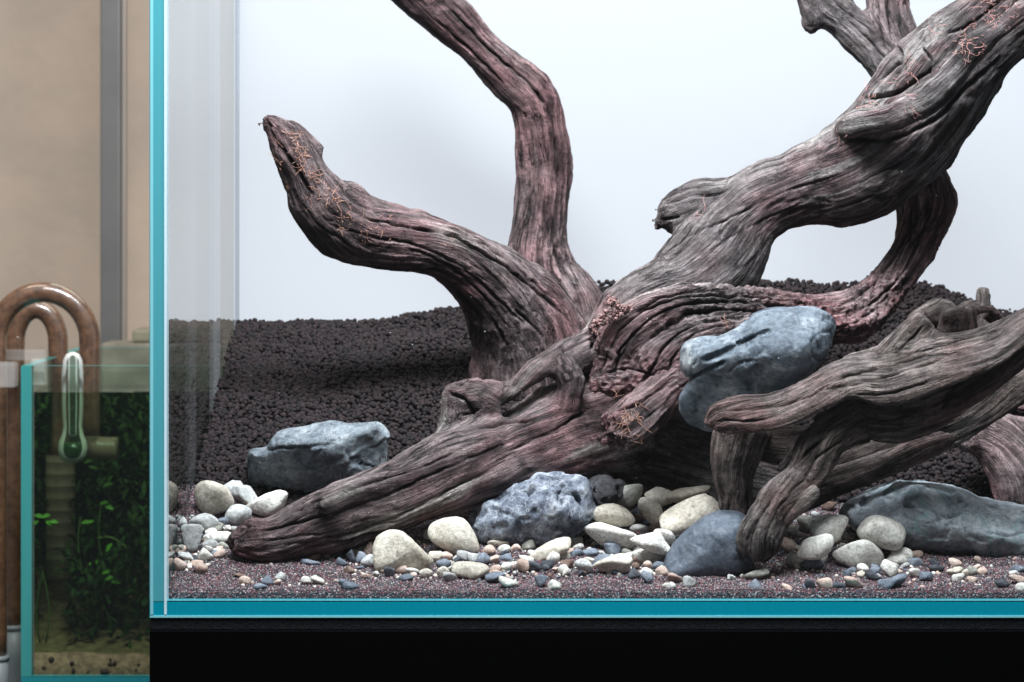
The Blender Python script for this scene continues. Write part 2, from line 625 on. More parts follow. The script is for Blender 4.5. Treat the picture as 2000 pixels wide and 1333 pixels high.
# white light screen standing behind the tank
m, nt, out = mat('backlit_white_screen')
p = nd(nt, 'ShaderNodeBsdfPrincipled')
p.inputs['Base Color'].default_value = (0.15, 0.15, 0.155, 1)
p.inputs['Roughness'].default_value = 0.6
p.inputs['Emission Color'].default_value = (0.88, 0.90, 1.0, 1)
p.inputs['Emission Strength'].default_value = 0.63
nt.links.new(p.outputs[0], out.inputs[0])
v, f = box_vf(TX0 - 0.004, TX1 + 0.004, 0.4615, 0.4690, -0.0003, TOP + 0.02, 0.0008)
tag(link_mesh('white_screen', v, f, m, smooth=False), 'plain white backlit screen behind the driftwood, lining the aquarium back', 'screen')

# cabinet and mat
black_m = simple('black_cabinet', (0.0012, 0.0012, 0.0014), 0.55, 0.04)
mat_m = simple('black_foam', (0.005, 0.0055, 0.007), 0.9, 0.1, noise=(700, 0.25, (0.016, 0.017, 0.02)), bump=(900, 0.8, 0.001))
v, f = box_vf(TX0 - .0098, TX1 + .0098, 0.0005, 0.468, -0.0187, -0.0106, 0.0006)
tag(link_mesh('foam_mat', v, f, mat_m, smooth=False), 'thin black foam mat between turquoise glass and black cabinet top', 'mat')
cab = empty('aquarium_cabinet', (0.214, 0.0, -0.9))
tag(cab, 'plain black cabinet under the foam mat and the large aquarium', 'cabinet')
v, f = box_vf(TX0 - .010, TX1 + .010, -0.0004, 0.47, -0.9, -0.0188, 0.0009)
link_mesh('cabinet_body', v, f, black_m, cab, smooth=False)

# ------------------------------------------------------------------ sand and soil sheets
xs = np.linspace(TX0 + .0003, TX1 - .0003, 330)
ys = np.linspace(TY0, TY1, 180)
XX, YY = np.meshgrid(xs, ys, indexing='ij')
pts = np.stack([XX.ravel(), YY.ravel(), np.zeros(XX.size)], 1)
ZZ = ground(XX, YY).ravel() + 0.0012 * fbm(pts * 60, 3, 3) + 0.0022 * vn(pts * 22, 9) * sstep(0.02, 0.06, pts[:, 1])
V = pts.copy()
V[:, 2] = np.maximum(ZZ - 0.0035 * sstep(0.0, 0.012, V[:, 1] - soil_edge(V[:, 0])), 0.0012)
nx, ny = XX.shape
ii = np.arange(nx * ny).reshape(nx, ny)
F = np.stack([ii[:-1, :-1], ii[1:, :-1], ii[1:, 1:], ii[:-1, 1:]], -1).reshape(-1, 4)
# front skirt down to the glass floor
sk = V[ii[:, 0]].copy()
sk[:, 2] = 0.0002
base = len(V)
V = np.vstack([V, sk])
k = np.arange(nx)
FS = np.stack([base + k[:-1], base + k[1:], ii[1:, 0], ii[:-1, 0]], -1)
F = np.vstack([F, FS])
sk = V[ii[0, :]].copy()
sk[:, 2] = 0.0002
base = len(V)
V = np.vstack([V, sk])
k = np.arange(ny)
F = np.vstack([F, np.stack([base + k[1:], base + k[:-1], ii[0, :-1], ii[0, 1:]], -1)])
sk = V[ii[:, -1]].copy()
sk[:, 2] = 0.0002
base = len(V)
V = np.vstack([V, sk])
k = np.arange(nx)
F = np.vstack([F, np.stack([base + k[1:], base + k[:-1], ii[:-1, -1], ii[1:, -1]], -1)])

m, nt, out = mat('sand_and_soil')
tc = nd(nt, 'ShaderNodeTexCoord')
vo = nd(nt, 'ShaderNodeTexVoronoi', ins={'Scale': 1050.0})
nt.links.new(tc.outputs['Object'], vo.inputs['Vector'])
sep = nd(nt, 'ShaderNodeSeparateColor')
nt.links.new(vo.outputs['Color'], sep.inputs[0])
rp = nd(nt, 'ShaderNodeValToRGB')
rp.color_ramp.interpolation = 'CONSTANT'
SANDC = [(0.0, (0.018, 0.016, 0.02)), (0.30, (0.06, 0.045, 0.052)), (0.52, (0.13, 0.04, 0.05)), (0.66, (0.03, 0.038, 0.06)),
         (0.78, (0.19, 0.14, 0.15)), (0.90, (0.28, 0.06, 0.075)), (0.95, (0.42, 0.38, 0.38))]
e = rp.color_ramp.elements
e[0].position, e[0].color = SANDC[0][0], (*SANDC[0][1], 1)
e[1].position, e[1].color = SANDC[1][0], (*SANDC[1][1], 1)
for pos, c in SANDC[2:]:
    q = e.new(pos)
    q.color = (*c, 1)
nt.links.new(sep.outputs[0], rp.inputs[0])
p = nd(nt, 'ShaderNodeBsdfPrincipled')
p.inputs['Roughness'].default_value = 0.7
nt.links.new(rp.outputs[0], p.inputs['Base Color'])
b = nd(nt, 'ShaderNodeBump', ins={'Strength': 1.0, 'Distance': 0.001})
b.invert = True
nt.links.new(vo.outputs['Distance'], b.inputs['Height'])
nt.links.new(b.outputs[0], p.inputs['Normal'])
nt.links.new(p.outputs[0], out.inputs[0])
sand_m = m
soil_m = simple('dark_soil', (0.007, 0.0055, 0.006), 0.95, 0.1)
cx = V[F].mean(1)
mi = (cx[:, 1] > soil_edge(cx[:, 0])).astype(int)
tag(link_mesh('sand', V, F, [sand_m, soil_m], matidx=mi), kind='structure')


def gn_instances(name, pts, scales, rnd, geo, material, kind_name):
    """point cloud whose points become small solid grains (geometry nodes)"""
    me = bpy.data.meshes.new(name)
    me.vertices.add(len(pts))
    me.vertices.foreach_set('co', np.asarray(pts, np.float32).ravel())
    a = me.attributes.new('gscale', 'FLOAT_VECTOR', 'POINT')
    a.data.foreach_set('vector', np.asarray(scales, np.float32).ravel())
    a = me.attributes.new('grot', 'FLOAT_VECTOR', 'POINT')
    a.data.foreach_set('vector', (rng.random((len(pts), 3)) * 6.283).astype(np.float32).ravel())
    a = me.attributes.new('gcol', 'FLOAT', 'POINT')
    a.data.foreach_set('value', np.asarray(rnd, np.float32))
    me.materials.append(material)
    o = bpy.data.objects.new(name, me)
    COL.objects.link(o)
    ng = bpy.data.node_groups.new(name + '_nodes', 'GeometryNodeTree')
    ng.interface.new_socket('Geometry', in_out='INPUT', socket_type='NodeSocketGeometry')
    ng.interface.new_socket('Geometry', in_out='OUTPUT', socket_type='NodeSocketGeometry')
    gi = ng.nodes.new('NodeGroupInput')
    go = ng.nodes.new('NodeGroupOutput')
    ico = ng.nodes.new('GeometryNodeMeshIcoSphere')
    ico.inputs['Radius'].default_value = 1.0
    ico.inputs['Subdivisions'].default_value = geo[0]
    sp = ng.nodes.new('GeometryNodeSetPosition')
    nz = ng.nodes.new('ShaderNodeTexNoise')
    nz.inputs['Scale'].default_value = geo[1]
    nz.inputs['Detail'].default_value = 2.0
    sub = ng.nodes.new('ShaderNodeVectorMath')
    sub.operation = 'SUBTRACT'
    sub.inputs[1].default_value = (0.5, 0.5, 0.5)
    scl = ng.nodes.new('ShaderNodeVectorMath')
    scl.operation = 'SCALE'
    scl.inputs['Scale'].default_value = geo[2]
    L = ng.links.new
    L(nz.outputs['Color'], sub.inputs[0])
    L(sub.outputs[0], scl.inputs[0])
    L(ico.outputs['Mesh'], sp.inputs['Geometry'])
    L(scl.outputs[0], sp.inputs['Offset'])
    ss = ng.nodes.new('GeometryNodeSetShadeSmooth')
    ss.inputs['Shade Smooth'].default_value = bool(geo[3])
    L(sp.outputs[0], ss.inputs[0])
    sm = ng.nodes.new('GeometryNodeSetMaterial')
    sm.inputs['Material'].default_value = material
    L(ss.outputs[0], sm.inputs[0])
    iop = ng.nodes.new('GeometryNodeInstanceOnPoints')
    L(gi.outputs[0], iop.inputs['Points'])
    L(sm.outputs[0], iop.inputs['Instance'])

    def attr(nm, typ):
        n = ng.nodes.new('GeometryNodeInputNamedAttribute')
        n.data_type = typ
        n.inputs['Name'].default_value = nm
        return n.outputs['Attribute']
    L(attr('gscale', 'FLOAT_VECTOR'), iop.inputs['Scale'])
    e2r = ng.nodes.new('FunctionNodeEulerToRotation')
    L(attr('grot', 'FLOAT_VECTOR'), e2r.inputs[0])
    L(e2r.outputs[0], iop.inputs['Rotation'])
    L(iop.outputs[0], go.inputs[0])
    md = o.modifiers.new('grains', 'NODES')
    md.node_group = ng
    o['kind'] = 'stuff'
    return o


# sand grains on top of the sheet
def scatter(x0, x1, y0, y1, step, jit):
    gx = np.arange(x0, x1, step)
    gy = np.arange(y0, y1, step * 0.866)
    A, B = np.meshgrid(gx, gy, indexing='ij')
    A = A + (np.arange(len(gy)) % 2)[None, :] * step * 0.5
    P = np.stack([A.ravel(), B.ravel()], 1) + (rng.random((A.size, 2)) - .5) * step * jit
    return P


P = scatter(TX0 + .001, 0.44, TY0 + .001, 0.20, 0.00102, 1.0)
P = P[P[:, 1] < soil_edge(P[:, 0]) + 0.004]
q = np.stack([P[:, 0], P[:, 1], np.zeros(len(P))], 1)
z = ground(P[:, 0], P[:, 1]) + 0.0012 * fbm(q * 60, 3, 3) + 0.0022 * vn(q * 22, 9) * sstep(0.02, 0.06, P[:, 1])
z = np.maximum(z, 0.0012) + rng.random(len(P)) * 0.0006
pts = np.stack([P[:, 0], P[:, 1], z], 1)
# a second set packed against the front pane, below the surface
n2 = 8000
xf = TX0 + .001 + rng.random(n2) * (0.44 - TX0)
pf = np.stack([xf, np.full(n2, TY0 - .0001) + rng.random(n2) * .0004, rng.random(n2) * 0.0042 + .0005], 1)
pts = np.vstack([pts, pf])
s = (0.00034 + rng.random(len(pts)) * 0.00026)[:, None] * (0.75 + 0.5 * rng.random((len(pts), 3)))

m, nt, out = mat('sand_grain')
at_n = nd(nt, 'ShaderNodeAttribute', attribute_name='gcol', attribute_type='INSTANCER')
rp = nd(nt, 'ShaderNodeValToRGB')
rp.color_ramp.interpolation = 'CONSTANT'
e = rp.color_ramp.elements
GR = [(0.0, (0.026, 0.024, 0.029)), (0.27, (0.10, 0.082, 0.090)), (0.47, (0.17, 0.052, 0.065)), (0.60, (0.06, 0.07, 0.10)),
      (0.72, (0.30, 0.245, 0.255)), (0.85, (0.27, 0.075, 0.088)), (0.92, (0.46, 0.42, 0.41))]
e[0].position, e[0].color = GR[0][0], (*GR[0][1], 1)
e[1].position, e[1].color = GR[1][0], (*GR[1][1], 1)
for pos, c in GR[2:]:
    qq = e.new(pos)
    qq.color = (*c, 1)
nt.links.new(at_n.outputs['Fac'], rp.inputs[0])
p = nd(nt, 'ShaderNodeBsdfPrincipled')
p.inputs['Roughness'].default_value = 0.5
nt.links.new(rp.outputs[0], p.inputs['Base Color'])
nt.links.new(p.outputs[0], out.inputs[0])
gn_instances('sand_grains', pts, s, rng.random(len(pts)), (1, 1.5, 0.7, False), m, 'stuff')

# soil granules
P = scatter(TX0 + .002, 0.46, 0.128, TY1 - .001, 0.0031, 0.8)
P = P[P[:, 1] > soil_edge(P[:, 0]) - 0.004 + 0.006 * rng.random(len(P))]
z = ground(P[:, 0], P[:, 1]) + (rng.random(len(P)) - .35) * 0.0022
q = np.stack([P[:, 0], P[:, 1], z], 1)
q[:, 2] += 0.003 * vn(q * 26, 5) + 0.0015 * vn(q * 70, 6)
r = 0.0015 + 0.0009 * rng.random(len(P)) - 0.0006 * (rng.random(len(P)) < 0.25)
s = r[:, None] * (0.85 + 0.3 * rng.random((len(P), 3)))
# stray granules on the ridge and crest
m, nt, out = mat('soil_granule')
at_n = nd(nt, 'ShaderNodeAttribute', attribute_name='gcol', attribute_type='INSTANCER')
rp = nd(nt, 'ShaderNodeValToRGB')
e = rp.color_ramp.elements
e[0].position, e[0].color = 0.0, (0.0065, 0.0050, 0.0055, 1)
e[1].position, e[1].color = 1.0, (0.024, 0.0150, 0.0165, 1)
nt.links.new(at_n.outputs['Fac'], rp.inputs[0])
tc = nd(nt, 'ShaderNodeTexCoord')
n = nd(nt, 'ShaderNodeTexNoise', ins={'Scale': 3.0, 'Detail': 4.0})
nt.links.new(tc.outputs['Object'], n.inputs['Vector'])
b = nd(nt, 'ShaderNodeBump', ins={'Strength': 0.5, 'Distance': 0.0008})
nt.links.new(n.outputs[0], b.inputs['Height'])
p = nd(nt, 'ShaderNodeBsdfPrincipled')
p.inputs['Roughness'].default_value = 0.85
p.inputs['Specular IOR Level'].default_value = 0.25
nt.links.new(rp.outputs[0], p.inputs['Base Color'])
nt.links.new(b.outputs[0], p.inputs['Normal'])
nt.links.new(p.outputs[0], out.inputs[0])
gn_instances('soil_granules', q, s, rng.random(len(q)), (2, 1.1, 0.5, True), m, 'stuff')


# ------------------------------------------------------------------ implicit shapes
class Stroke:
    """a limb: cross sections given as pairs of outline points (photo pixels) at a depth, with a depth ratio"""

    def __init__(self, st, step=0.004, cap=0.5, twist=0.0, splinter=0):
        C, A, N, R = [], [], [], []
        for s in st:
            xa, ya, xb, yb, Y = s[:5]
            ratio = s[5] if len(s) > 5 else 0.9
            a, b = np.array(at(xa, ya, Y)), np.array(at(xb, yb, Y + (s[6] if len(s) > 6 else 0.0)))
            C.append((a + b) / 2)
            h = np.linalg.norm(b - a) / 2
            A.append(h)
            N.append((b - a) / (2 * h + 1e-9))
            R.append(ratio)
        C = np.array(C)
        L = np.sum(np.linalg.norm(np.diff(C, axis=0), axis=1))
        M = max(6, int(L / step))
        Q = catmull(np.hstack([C, np.array(A)[:, None], np.array(N), np.array(R)[:, None]]), M)
        self.P = Q[:, :3]
        self.a = np.maximum(Q[:, 3], 0.0008)
        self.b = self.a * Q[:, 7]
        T = np.gradient(self.P, axis=0)
        T /= np.linalg.norm(T, axis=1, keepdims=True)
        Nn = Q[:, 4:7]
        Nn = Nn - T * np.sum(Nn * T, 1, keepdims=True)
        Nn /= np.linalg.norm(Nn, axis=1, keepdims=True)
        self.T, self.N, self.B = T, Nn, np.cross(T, Nn)
        self.u = np.concatenate([[0], np.cumsum(np.linalg.norm(np.diff(self.P, axis=0), axis=1))])
        self.cap = cap
        self.rad = max(self.a.max(), self.b.max())
        self.twist = twist
        self.splinter = splinter

    def bounds(self, m):
        r = np.maximum(self.a, self.b)[:, None] + m
        return (self.P - r).min(0), (self.P + r).max(0)

    def seg(self, i, q):
        """distance and local coordinates of points q (...,3) to segment i"""
        p0 = self.P[i]
        d = self.P[i + 1] - p0
        L2 = d @ d
        r = q - p0
        t = np.clip((r @ d) / L2, 0, 1)
        r = r - t[..., None] * d
        lin = lambda v: v[i] * (1 - t) + v[i + 1] * t
        N, B, T = self.N[i], self.B[i], self.T[i]
        n, b, tt = r @ N, r @ B, r @ T
        a, bb = lin(self.a), lin(self.b)
        c = np.minimum(a, bb) * self.cap
        if self.splinter and ((i == 0 and self.splinter & 1) or (i == len(self.P) - 2 and self.splinter & 2)):
            z = np.stack([n * 260, b * 260, 0 * n], -1).reshape(-1, 3)
            z2 = np.stack([n * 620, b * 620, 0 * n + 5], -1).reshape(-1, 3)
            c = c * np.clip(0.9 + 1.1 * vn(z, 91) + 0.7 * vn(z2, 92), 0.12, 2.2).reshape(n.shape)
        e1 = np.sqrt((n / a) ** 2 + (b / bb) ** 2 + (tt / c) ** 2) + 1e-9
        e2 = np.sqrt((n / a ** 2) ** 2 + (b / bb ** 2) ** 2 + (tt / c ** 2) ** 2) + 1e-9
        return e1 * (e1 - 1) / e2, self.u[i] * (1 - t) + self.u[i + 1] * t, n, b

    def eval_points(self, q, m=0.012):
        n = len(q)
        d = np.full(n, 1.0, np.float32)
        loc = np.zeros((n, 3), np.float32)
        lo, hi = self.bounds(m)
        idx = np.nonzero(np.all((q > lo) & (q < hi), axis=1))[0]
        qq = q[idx]
        for i in range(len(self.P) - 1):
            r = max(self.a[i], self.b[i], self.a[i + 1], self.b[i + 1]) + m
            mid = (self.P[i] + self.P[i + 1]) / 2
            k = np.nonzero(np.sum((qq - mid) ** 2, 1) < (r + 0.004) ** 2)[0]
            if not len(k):
                continue
            dd, u, nn, bb = self.seg(i, qq[k])
            w_ = dd < d[idx[k]]
            g = idx[k[w_]]
            d[g] = dd[w_]
            if self.twist:
                an = self.twist * u[w_]
                c, s = np.cos(an), np.sin(an)
                nn, bb = nn[w_] * c - bb[w_] * s, nn[w_] * s + bb[w_] * c
                loc[g] = np.stack([u[w_], nn, bb], 1)
            else:
                loc[g] = np.stack([u[w_], nn[w_], bb[w_]], 1)
        return d, loc


class Grid:
    def __init__(self, lo, hi, h):
        self.lo = np.asarray(lo, float)
        self.h = h
        self.n = np.ceil((np.asarray(hi) - self.lo) / h).astype(int) + 1
        self.d = np.full(self.n, 0.03, np.float32)

    def axis(self, sl):
        return [self.lo[k] + self.h * np.arange(sl[k].start, sl[k].stop) for k in range(3)]

    def slices(self, lo, hi):
        a = np.maximum(np.floor((np.asarray(lo) - self.lo) / self.h).astype(int), 0)
        b = np.minimum(np.ceil((np.asarray(hi) - self.lo) / self.h).astype(int) + 1, self.n)
        if np.any(b <= a):
            return None
        return tuple(slice(int(a[k]), int(b[k])) for k in range(3))

    def points(self, sl):
        x, y, z = self.axis(sl)
        g = np.stack(np.meshgrid(x, y, z, indexing='ij'), -1)
        return g

    def stroke_field(self, st, m=0.012):
        sl = self.slices(*st.bounds(m))
        if sl is None:
            return None, None
        sub = np.full([s.stop - s.start for s in sl], 0.03, np.float32)
        for i in range(len(st.P) - 1):
            r = max(st.a[i], st.b[i], st.a[i + 1], st.b[i + 1]) + m
            lo = np.minimum(st.P[i], st.P[i + 1]) - r
            hi = np.maximum(st.P[i], st.P[i + 1]) + r
            s2 = self.slices(lo, hi)
            if s2 is None:
                continue
            s2 = tuple(slice(max(s2[k].start, sl[k].start), min(s2[k].stop, sl[k].stop)) for k in range(3))
            if any(q.stop <= q.start for q in s2):
                continue
            dd = st.seg(i, self.points(s2))[0]
            loc = tuple(slice(s2[k].start - sl[k].start, s2[k].stop - sl[k].start) for k in range(3))
            sub[loc] = np.minimum(sub[loc], dd)
        return sl, sub

    def union(self, st, k):
        sl, sub = self.stroke_field(st)
        if sl is None:
            return
        a = self.d[sl]
        h = np.clip(0.5 + 0.5 * (sub - a) / k, 0, 1)
        self.d[sl] = sub * (1 - h) + a * h - k * h * (1 - h)

    def carve(self, st, k):
        sl, sub = self.stroke_field(st)
        if sl is None:
            return
        a = self.d[sl]
        s = -sub
        h = np.clip(0.5 - 0.5 * (s - a) / k, 0, 1)
        self.d[sl] = s * (1 - h) + a * h + k * h * (1 - h)

    def cut(self, p, n, k):
        """smoothly remove the half space in direction n beyond p"""
        n = np.asarray(n, float)
        n = n / np.linalg.norm(n)
        sl = tuple(slice(0, int(q)) for q in self.n)
        s = ((self.points(sl) - np.asarray(p)) @ n).astype(np.float32)
        a = self.d
        h = np.clip(0.5 - 0.5 * (s - a) / k, 0, 1)
        self.d = s * (1 - h) + a * h + k * h * (1 - h)

    def front(self, px, py):
        """depth of the surface that faces the lens behind photo point (px, py)"""
        Y = self.lo[1] + self.h * 0.5 * np.arange(self.n[1] * 2 - 1)
        s = (D + Y) / D
        q = np.stack([(px - 1000) / 3000 * s, Y, CAMZ + (400 - py) / 3000 * s], 1)
        k = np.round((q - self.lo) / self.h).astype(int)
        ok = np.all((k >= 0) & (k < self.n), axis=1)
        if not ok.any():
            return None
        v = np.full(len(Y), 1.0)
        v[ok] = self.d[k[ok, 0], k[ok, 1], k[ok, 2]]
        i = np.nonzero(v < 0)[0]
        return float(Y[i[0]]) if len(i) else None

    def score(self, pts, wpx, depth, k=0.0012):
        """cut a furrow into the visible surface along photo points"""
        P = catmull(np.array(pts, float), max(8, len(pts) * 6))
        ys = [self.front(*p) for p in P]
        ok = [i for i, y in enumerate(ys) if y is not None]
        if len(ok) < 4:
            return
        P = P[ok]
        ys = np.array([ys[i] for i in ok])
        ys = np.convolve(np.pad(ys, 2, mode='edge'), np.ones(5) / 5, 'valid')
        t = np.gradient(P, axis=0)
        t /= np.linalg.norm(t, axis=1, keepdims=True) + 1e-9
        nn = np.stack([-t[:, 1], t[:, 0]], 1)
        tap = np.clip(np.minimum(np.arange(len(P)), np.arange(len(P))[::-1]) / 3.0 + 0.35, 0, 1)
        st = []
        for p, q, y, f in zip(P, nn, ys, tap):
            w_ = wpx * f
            st.append((p[0] - q[0] * w_, p[1] - q[1] * w_, p[0] + q[0] * w_, p[1] + q[1] * w_, y, depth / (wpx * sc_at(y))))
        self.carve(Stroke(st, step=0.003, cap=0.5), k)

    def mesh(self):
        d = self.d
        d[0], d[-1] = np.maximum(d[0], 1e-3), np.maximum(d[-1], 1e-3)
        d[:, 0], d[:, -1] = np.maximum(d[:, 0], 1e-3), np.maximum(d[:, -1], 1e-3)
        d[:, :, 0], d[:, :, -1] = np.maximum(d[:, :, 0], 1e-3), np.maximum(d[:, :, -1], 1e-3)
        ins = d < 0
        c = [(i, j, k) for i in (0, 1) for j in (0, 1) for k in (0, 1)]
        n = self.n
        sub = lambda A, o: A[o[0]:n[0] - 1 + o[0], o[1]:n[1] - 1 + o[1], o[2]:n[2] - 1 + o[2]]
        cnt = np.zeros(n - 1, np.int8)
        for o in c:
            cnt += sub(ins, o)
        act = (cnt > 0) & (cnt < 8)
        ci = np.argwhere(act)
        vals = np.stack([d[ci[:, 0] + o[0], ci[:, 1] + o[1], ci[:, 2] + o[2]] for o in c], 1)
        acc = np.zeros((len(ci), 3))
        num = np.zeros(len(ci))
        co = np.array(c, float)
        for i in range(8):
            for j in range(i + 1, 8):
                if np.abs(co[i] - co[j]).sum() != 1:
                    continue
                a, b = vals[:, i], vals[:, j]
                mk = (a < 0) != (b < 0)
                t = np.where(mk, a / np.where(mk, a - b, 1), 0)
                pt = co[i] + t[:, None] * (co[j] - co[i])
                acc += pt * mk[:, None]
                num += mk
        V = self.lo + self.h * (ci + acc / num[:, None])
        idx = np.full(n - 1, -1, np.int64)
        idx[act] = np.arange(len(ci))
        F = []
        for ax in range(3):
            o = [0, 0, 0]
            o[ax] = 1
            A = ins[tuple(slice(0, n[k] - o[k]) for k in range(3))]
            Bq = ins[tuple(slice(o[k], n[k]) for k in range(3))]
            e = np.argwhere(A != Bq)
            u, v = [(1, 2), (2, 0), (0, 1)][ax]
            ok = (e[:, u] > 0) & (e[:, v] > 0) & (e[:, u] < n[u] - 1) & (e[:, v] < n[v] - 1)
            e = e[ok]
            flip = A[e[:, 0], e[:, 1], e[:, 2]]
            qs = []
            for du, dv in ((-1, -1), (0, -1), (0, 0), (-1, 0)):
                cc = e.copy()
                cc[:, u] += du
                cc[:, v] += dv
                qs.append(idx[cc[:, 0], cc[:, 1], cc[:, 2]])
            q = np.stack(qs, 1)
            q[~flip] = q[~flip][:, ::-1]
            F.append(q)
        F = np.vstack(F)
        F = F[np.all(F >= 0, axis=1)]
        return V, F


def furrow(V, N, G, pts, wpx, depth, seed):
    """push a narrow, wandering crack into the visible side of a mesh along photo points; returns (push, darkness)"""
    P = catmull(np.array(pts, float), max(10, len(pts) * 8))
    ys = [G.front(*p) for p in P]
    ok = [i for i, y in enumerate(ys) if y is not None]
    z = np.zeros(len(V))
    if len(ok) < 4:
        return z
    P, ys = P[ok], np.array([ys[i] for i in ok])
    s = (D + V[:, 1]) / D
    q = np.stack([V[:, 0] / s * 3000 + 1000, 400 - (V[:, 2] - CAMZ) / s * 3000], 1)
    m = np.nonzero(np.all((q > P.min(0) - 14) & (q < P.max(0) + 14), axis=1) & (N[:, 1] < 0.15))[0]
    if not len(m):
        return z
    Vm = V[m].astype(np.float32)
    q = q[m] + 2.2 * np.stack([vn(Vm * 160, seed), vn(Vm * 160, seed + 1)], 1)
    best = np.full(len(m), 1e9)
    yb = np.zeros(len(m))
    tt = np.zeros(len(m))
    for i in range(len(P) - 1):
        d = P[i + 1] - P[i]
        t = np.clip(((q - P[i]) @ d) / (d @ d + 1e-9), 0, 1)
        e = ((q - P[i] - t[:, None] * d) ** 2).sum(1)
        k = e < best
        best[k], yb[k], tt[k] = e[k], ys[i], (i + t[k]) / (len(P) - 1)
    prof = np.exp(-best / (wpx * 0.75) ** 2) * (np.abs(Vm[:, 1] - yb) < 0.014)
    prof *= np.clip(np.minimum(tt, 1 - tt) * 7 + 0.15, 0, 1) * np.clip(0.75 + 0.9 * vn(Vm * 75, seed + 2), 0.1, 1.3)
    z[m] = prof * depth
    return z


def edges_of(F):
    E = np.vstack([F[:, [0, 1]], F[:, [1, 2]], F[:, [2, 3]], F[:, [3, 0]]])
    E.sort(axis=1)
    return E


def smooth_v(V, F, it, lam=0.5):
    E = edges_of(F)
    key = E[:, 0] * len(V) + E[:, 1]
    E = E[np.unique(key, return_index=True)[1]]
    deg = np.bincount(E.ravel(), minlength=len(V)).astype(float)
    deg[deg == 0] = 1
    for _ in range(it):
        S = np.stack([np.bincount(E[:, 0], V[E[:, 1], k], len(V)) + np.bincount(E[:, 1], V[E[:, 0], k], len(V)) for k in range(3)], 1)
        V = V + lam * (S / deg[:, None] - V)
    return V


def subdivide(V, F):
    E = edges_of(F)
    key = E[:, 0] * len(V) + E[:, 1]
    uk, first, inv = np.unique(key, return_index=True, return_inverse=True)
    inv = inv.ravel()
    UE = E[first]
    nf, nv, ne = len(F), len(V), len(UE)
    fc = V[F].mean(1)
    mid = (V[UE[:, 0]] + V[UE[:, 1]]) / 2
    V2 = np.vstack([V, mid, fc])
    ei = nv + inv.reshape(4, nf)
    ci = nv + ne + np.arange(nf)
    Q = [np.stack([F[:, k], ei[k], ci, ei[(k + 3) % 4]], 1) for k in range(4)]
    return V2, np.vstack(Q)


def normals(V, F):
    n = np.cross(V[F[:, 2]] - V[F[:, 0]], V[F[:, 3]] - V[F[:, 1]])
    N = np.stack([sum(np.bincount(F[:, c], n[:, k], len(V)) for c in range(4)) for k in range(3)], 1)
    return N / (np.linalg.norm(N, axis=1, keepdims=True) + 1e-12)


WOODM = wood_mat('driftwood')
PAL = {   # dark, mid, light, pale
    'plum': ((0.022, 0.015, 0.016), (0.105, 0.073, 0.075), (0.245, 0.180, 0.180), (0.46, 0.415, 0.385)),
    'red': ((0.026, 0.016, 0.017), (0.125, 0.075, 0.079), (0.28, 0.180, 0.182), (0.44, 0.37, 0.35)),
    'grey': ((0.020, 0.017, 0.018), (0.088, 0.074, 0.075), (0.190, 0.166, 0.166), (0.38, 0.355, 0.34)),
    'brown': ((0.024, 0.018, 0.016), (0.110, 0.083, 0.075), (0.225, 0.178, 0.164), (0.36, 0.315, 0.29)),
    'pink': ((0.060, 0.036, 0.037), (0.235, 0.145, 0.146), (0.37, 0.245, 0.240), (0.48, 0.40, 0.38)),
}


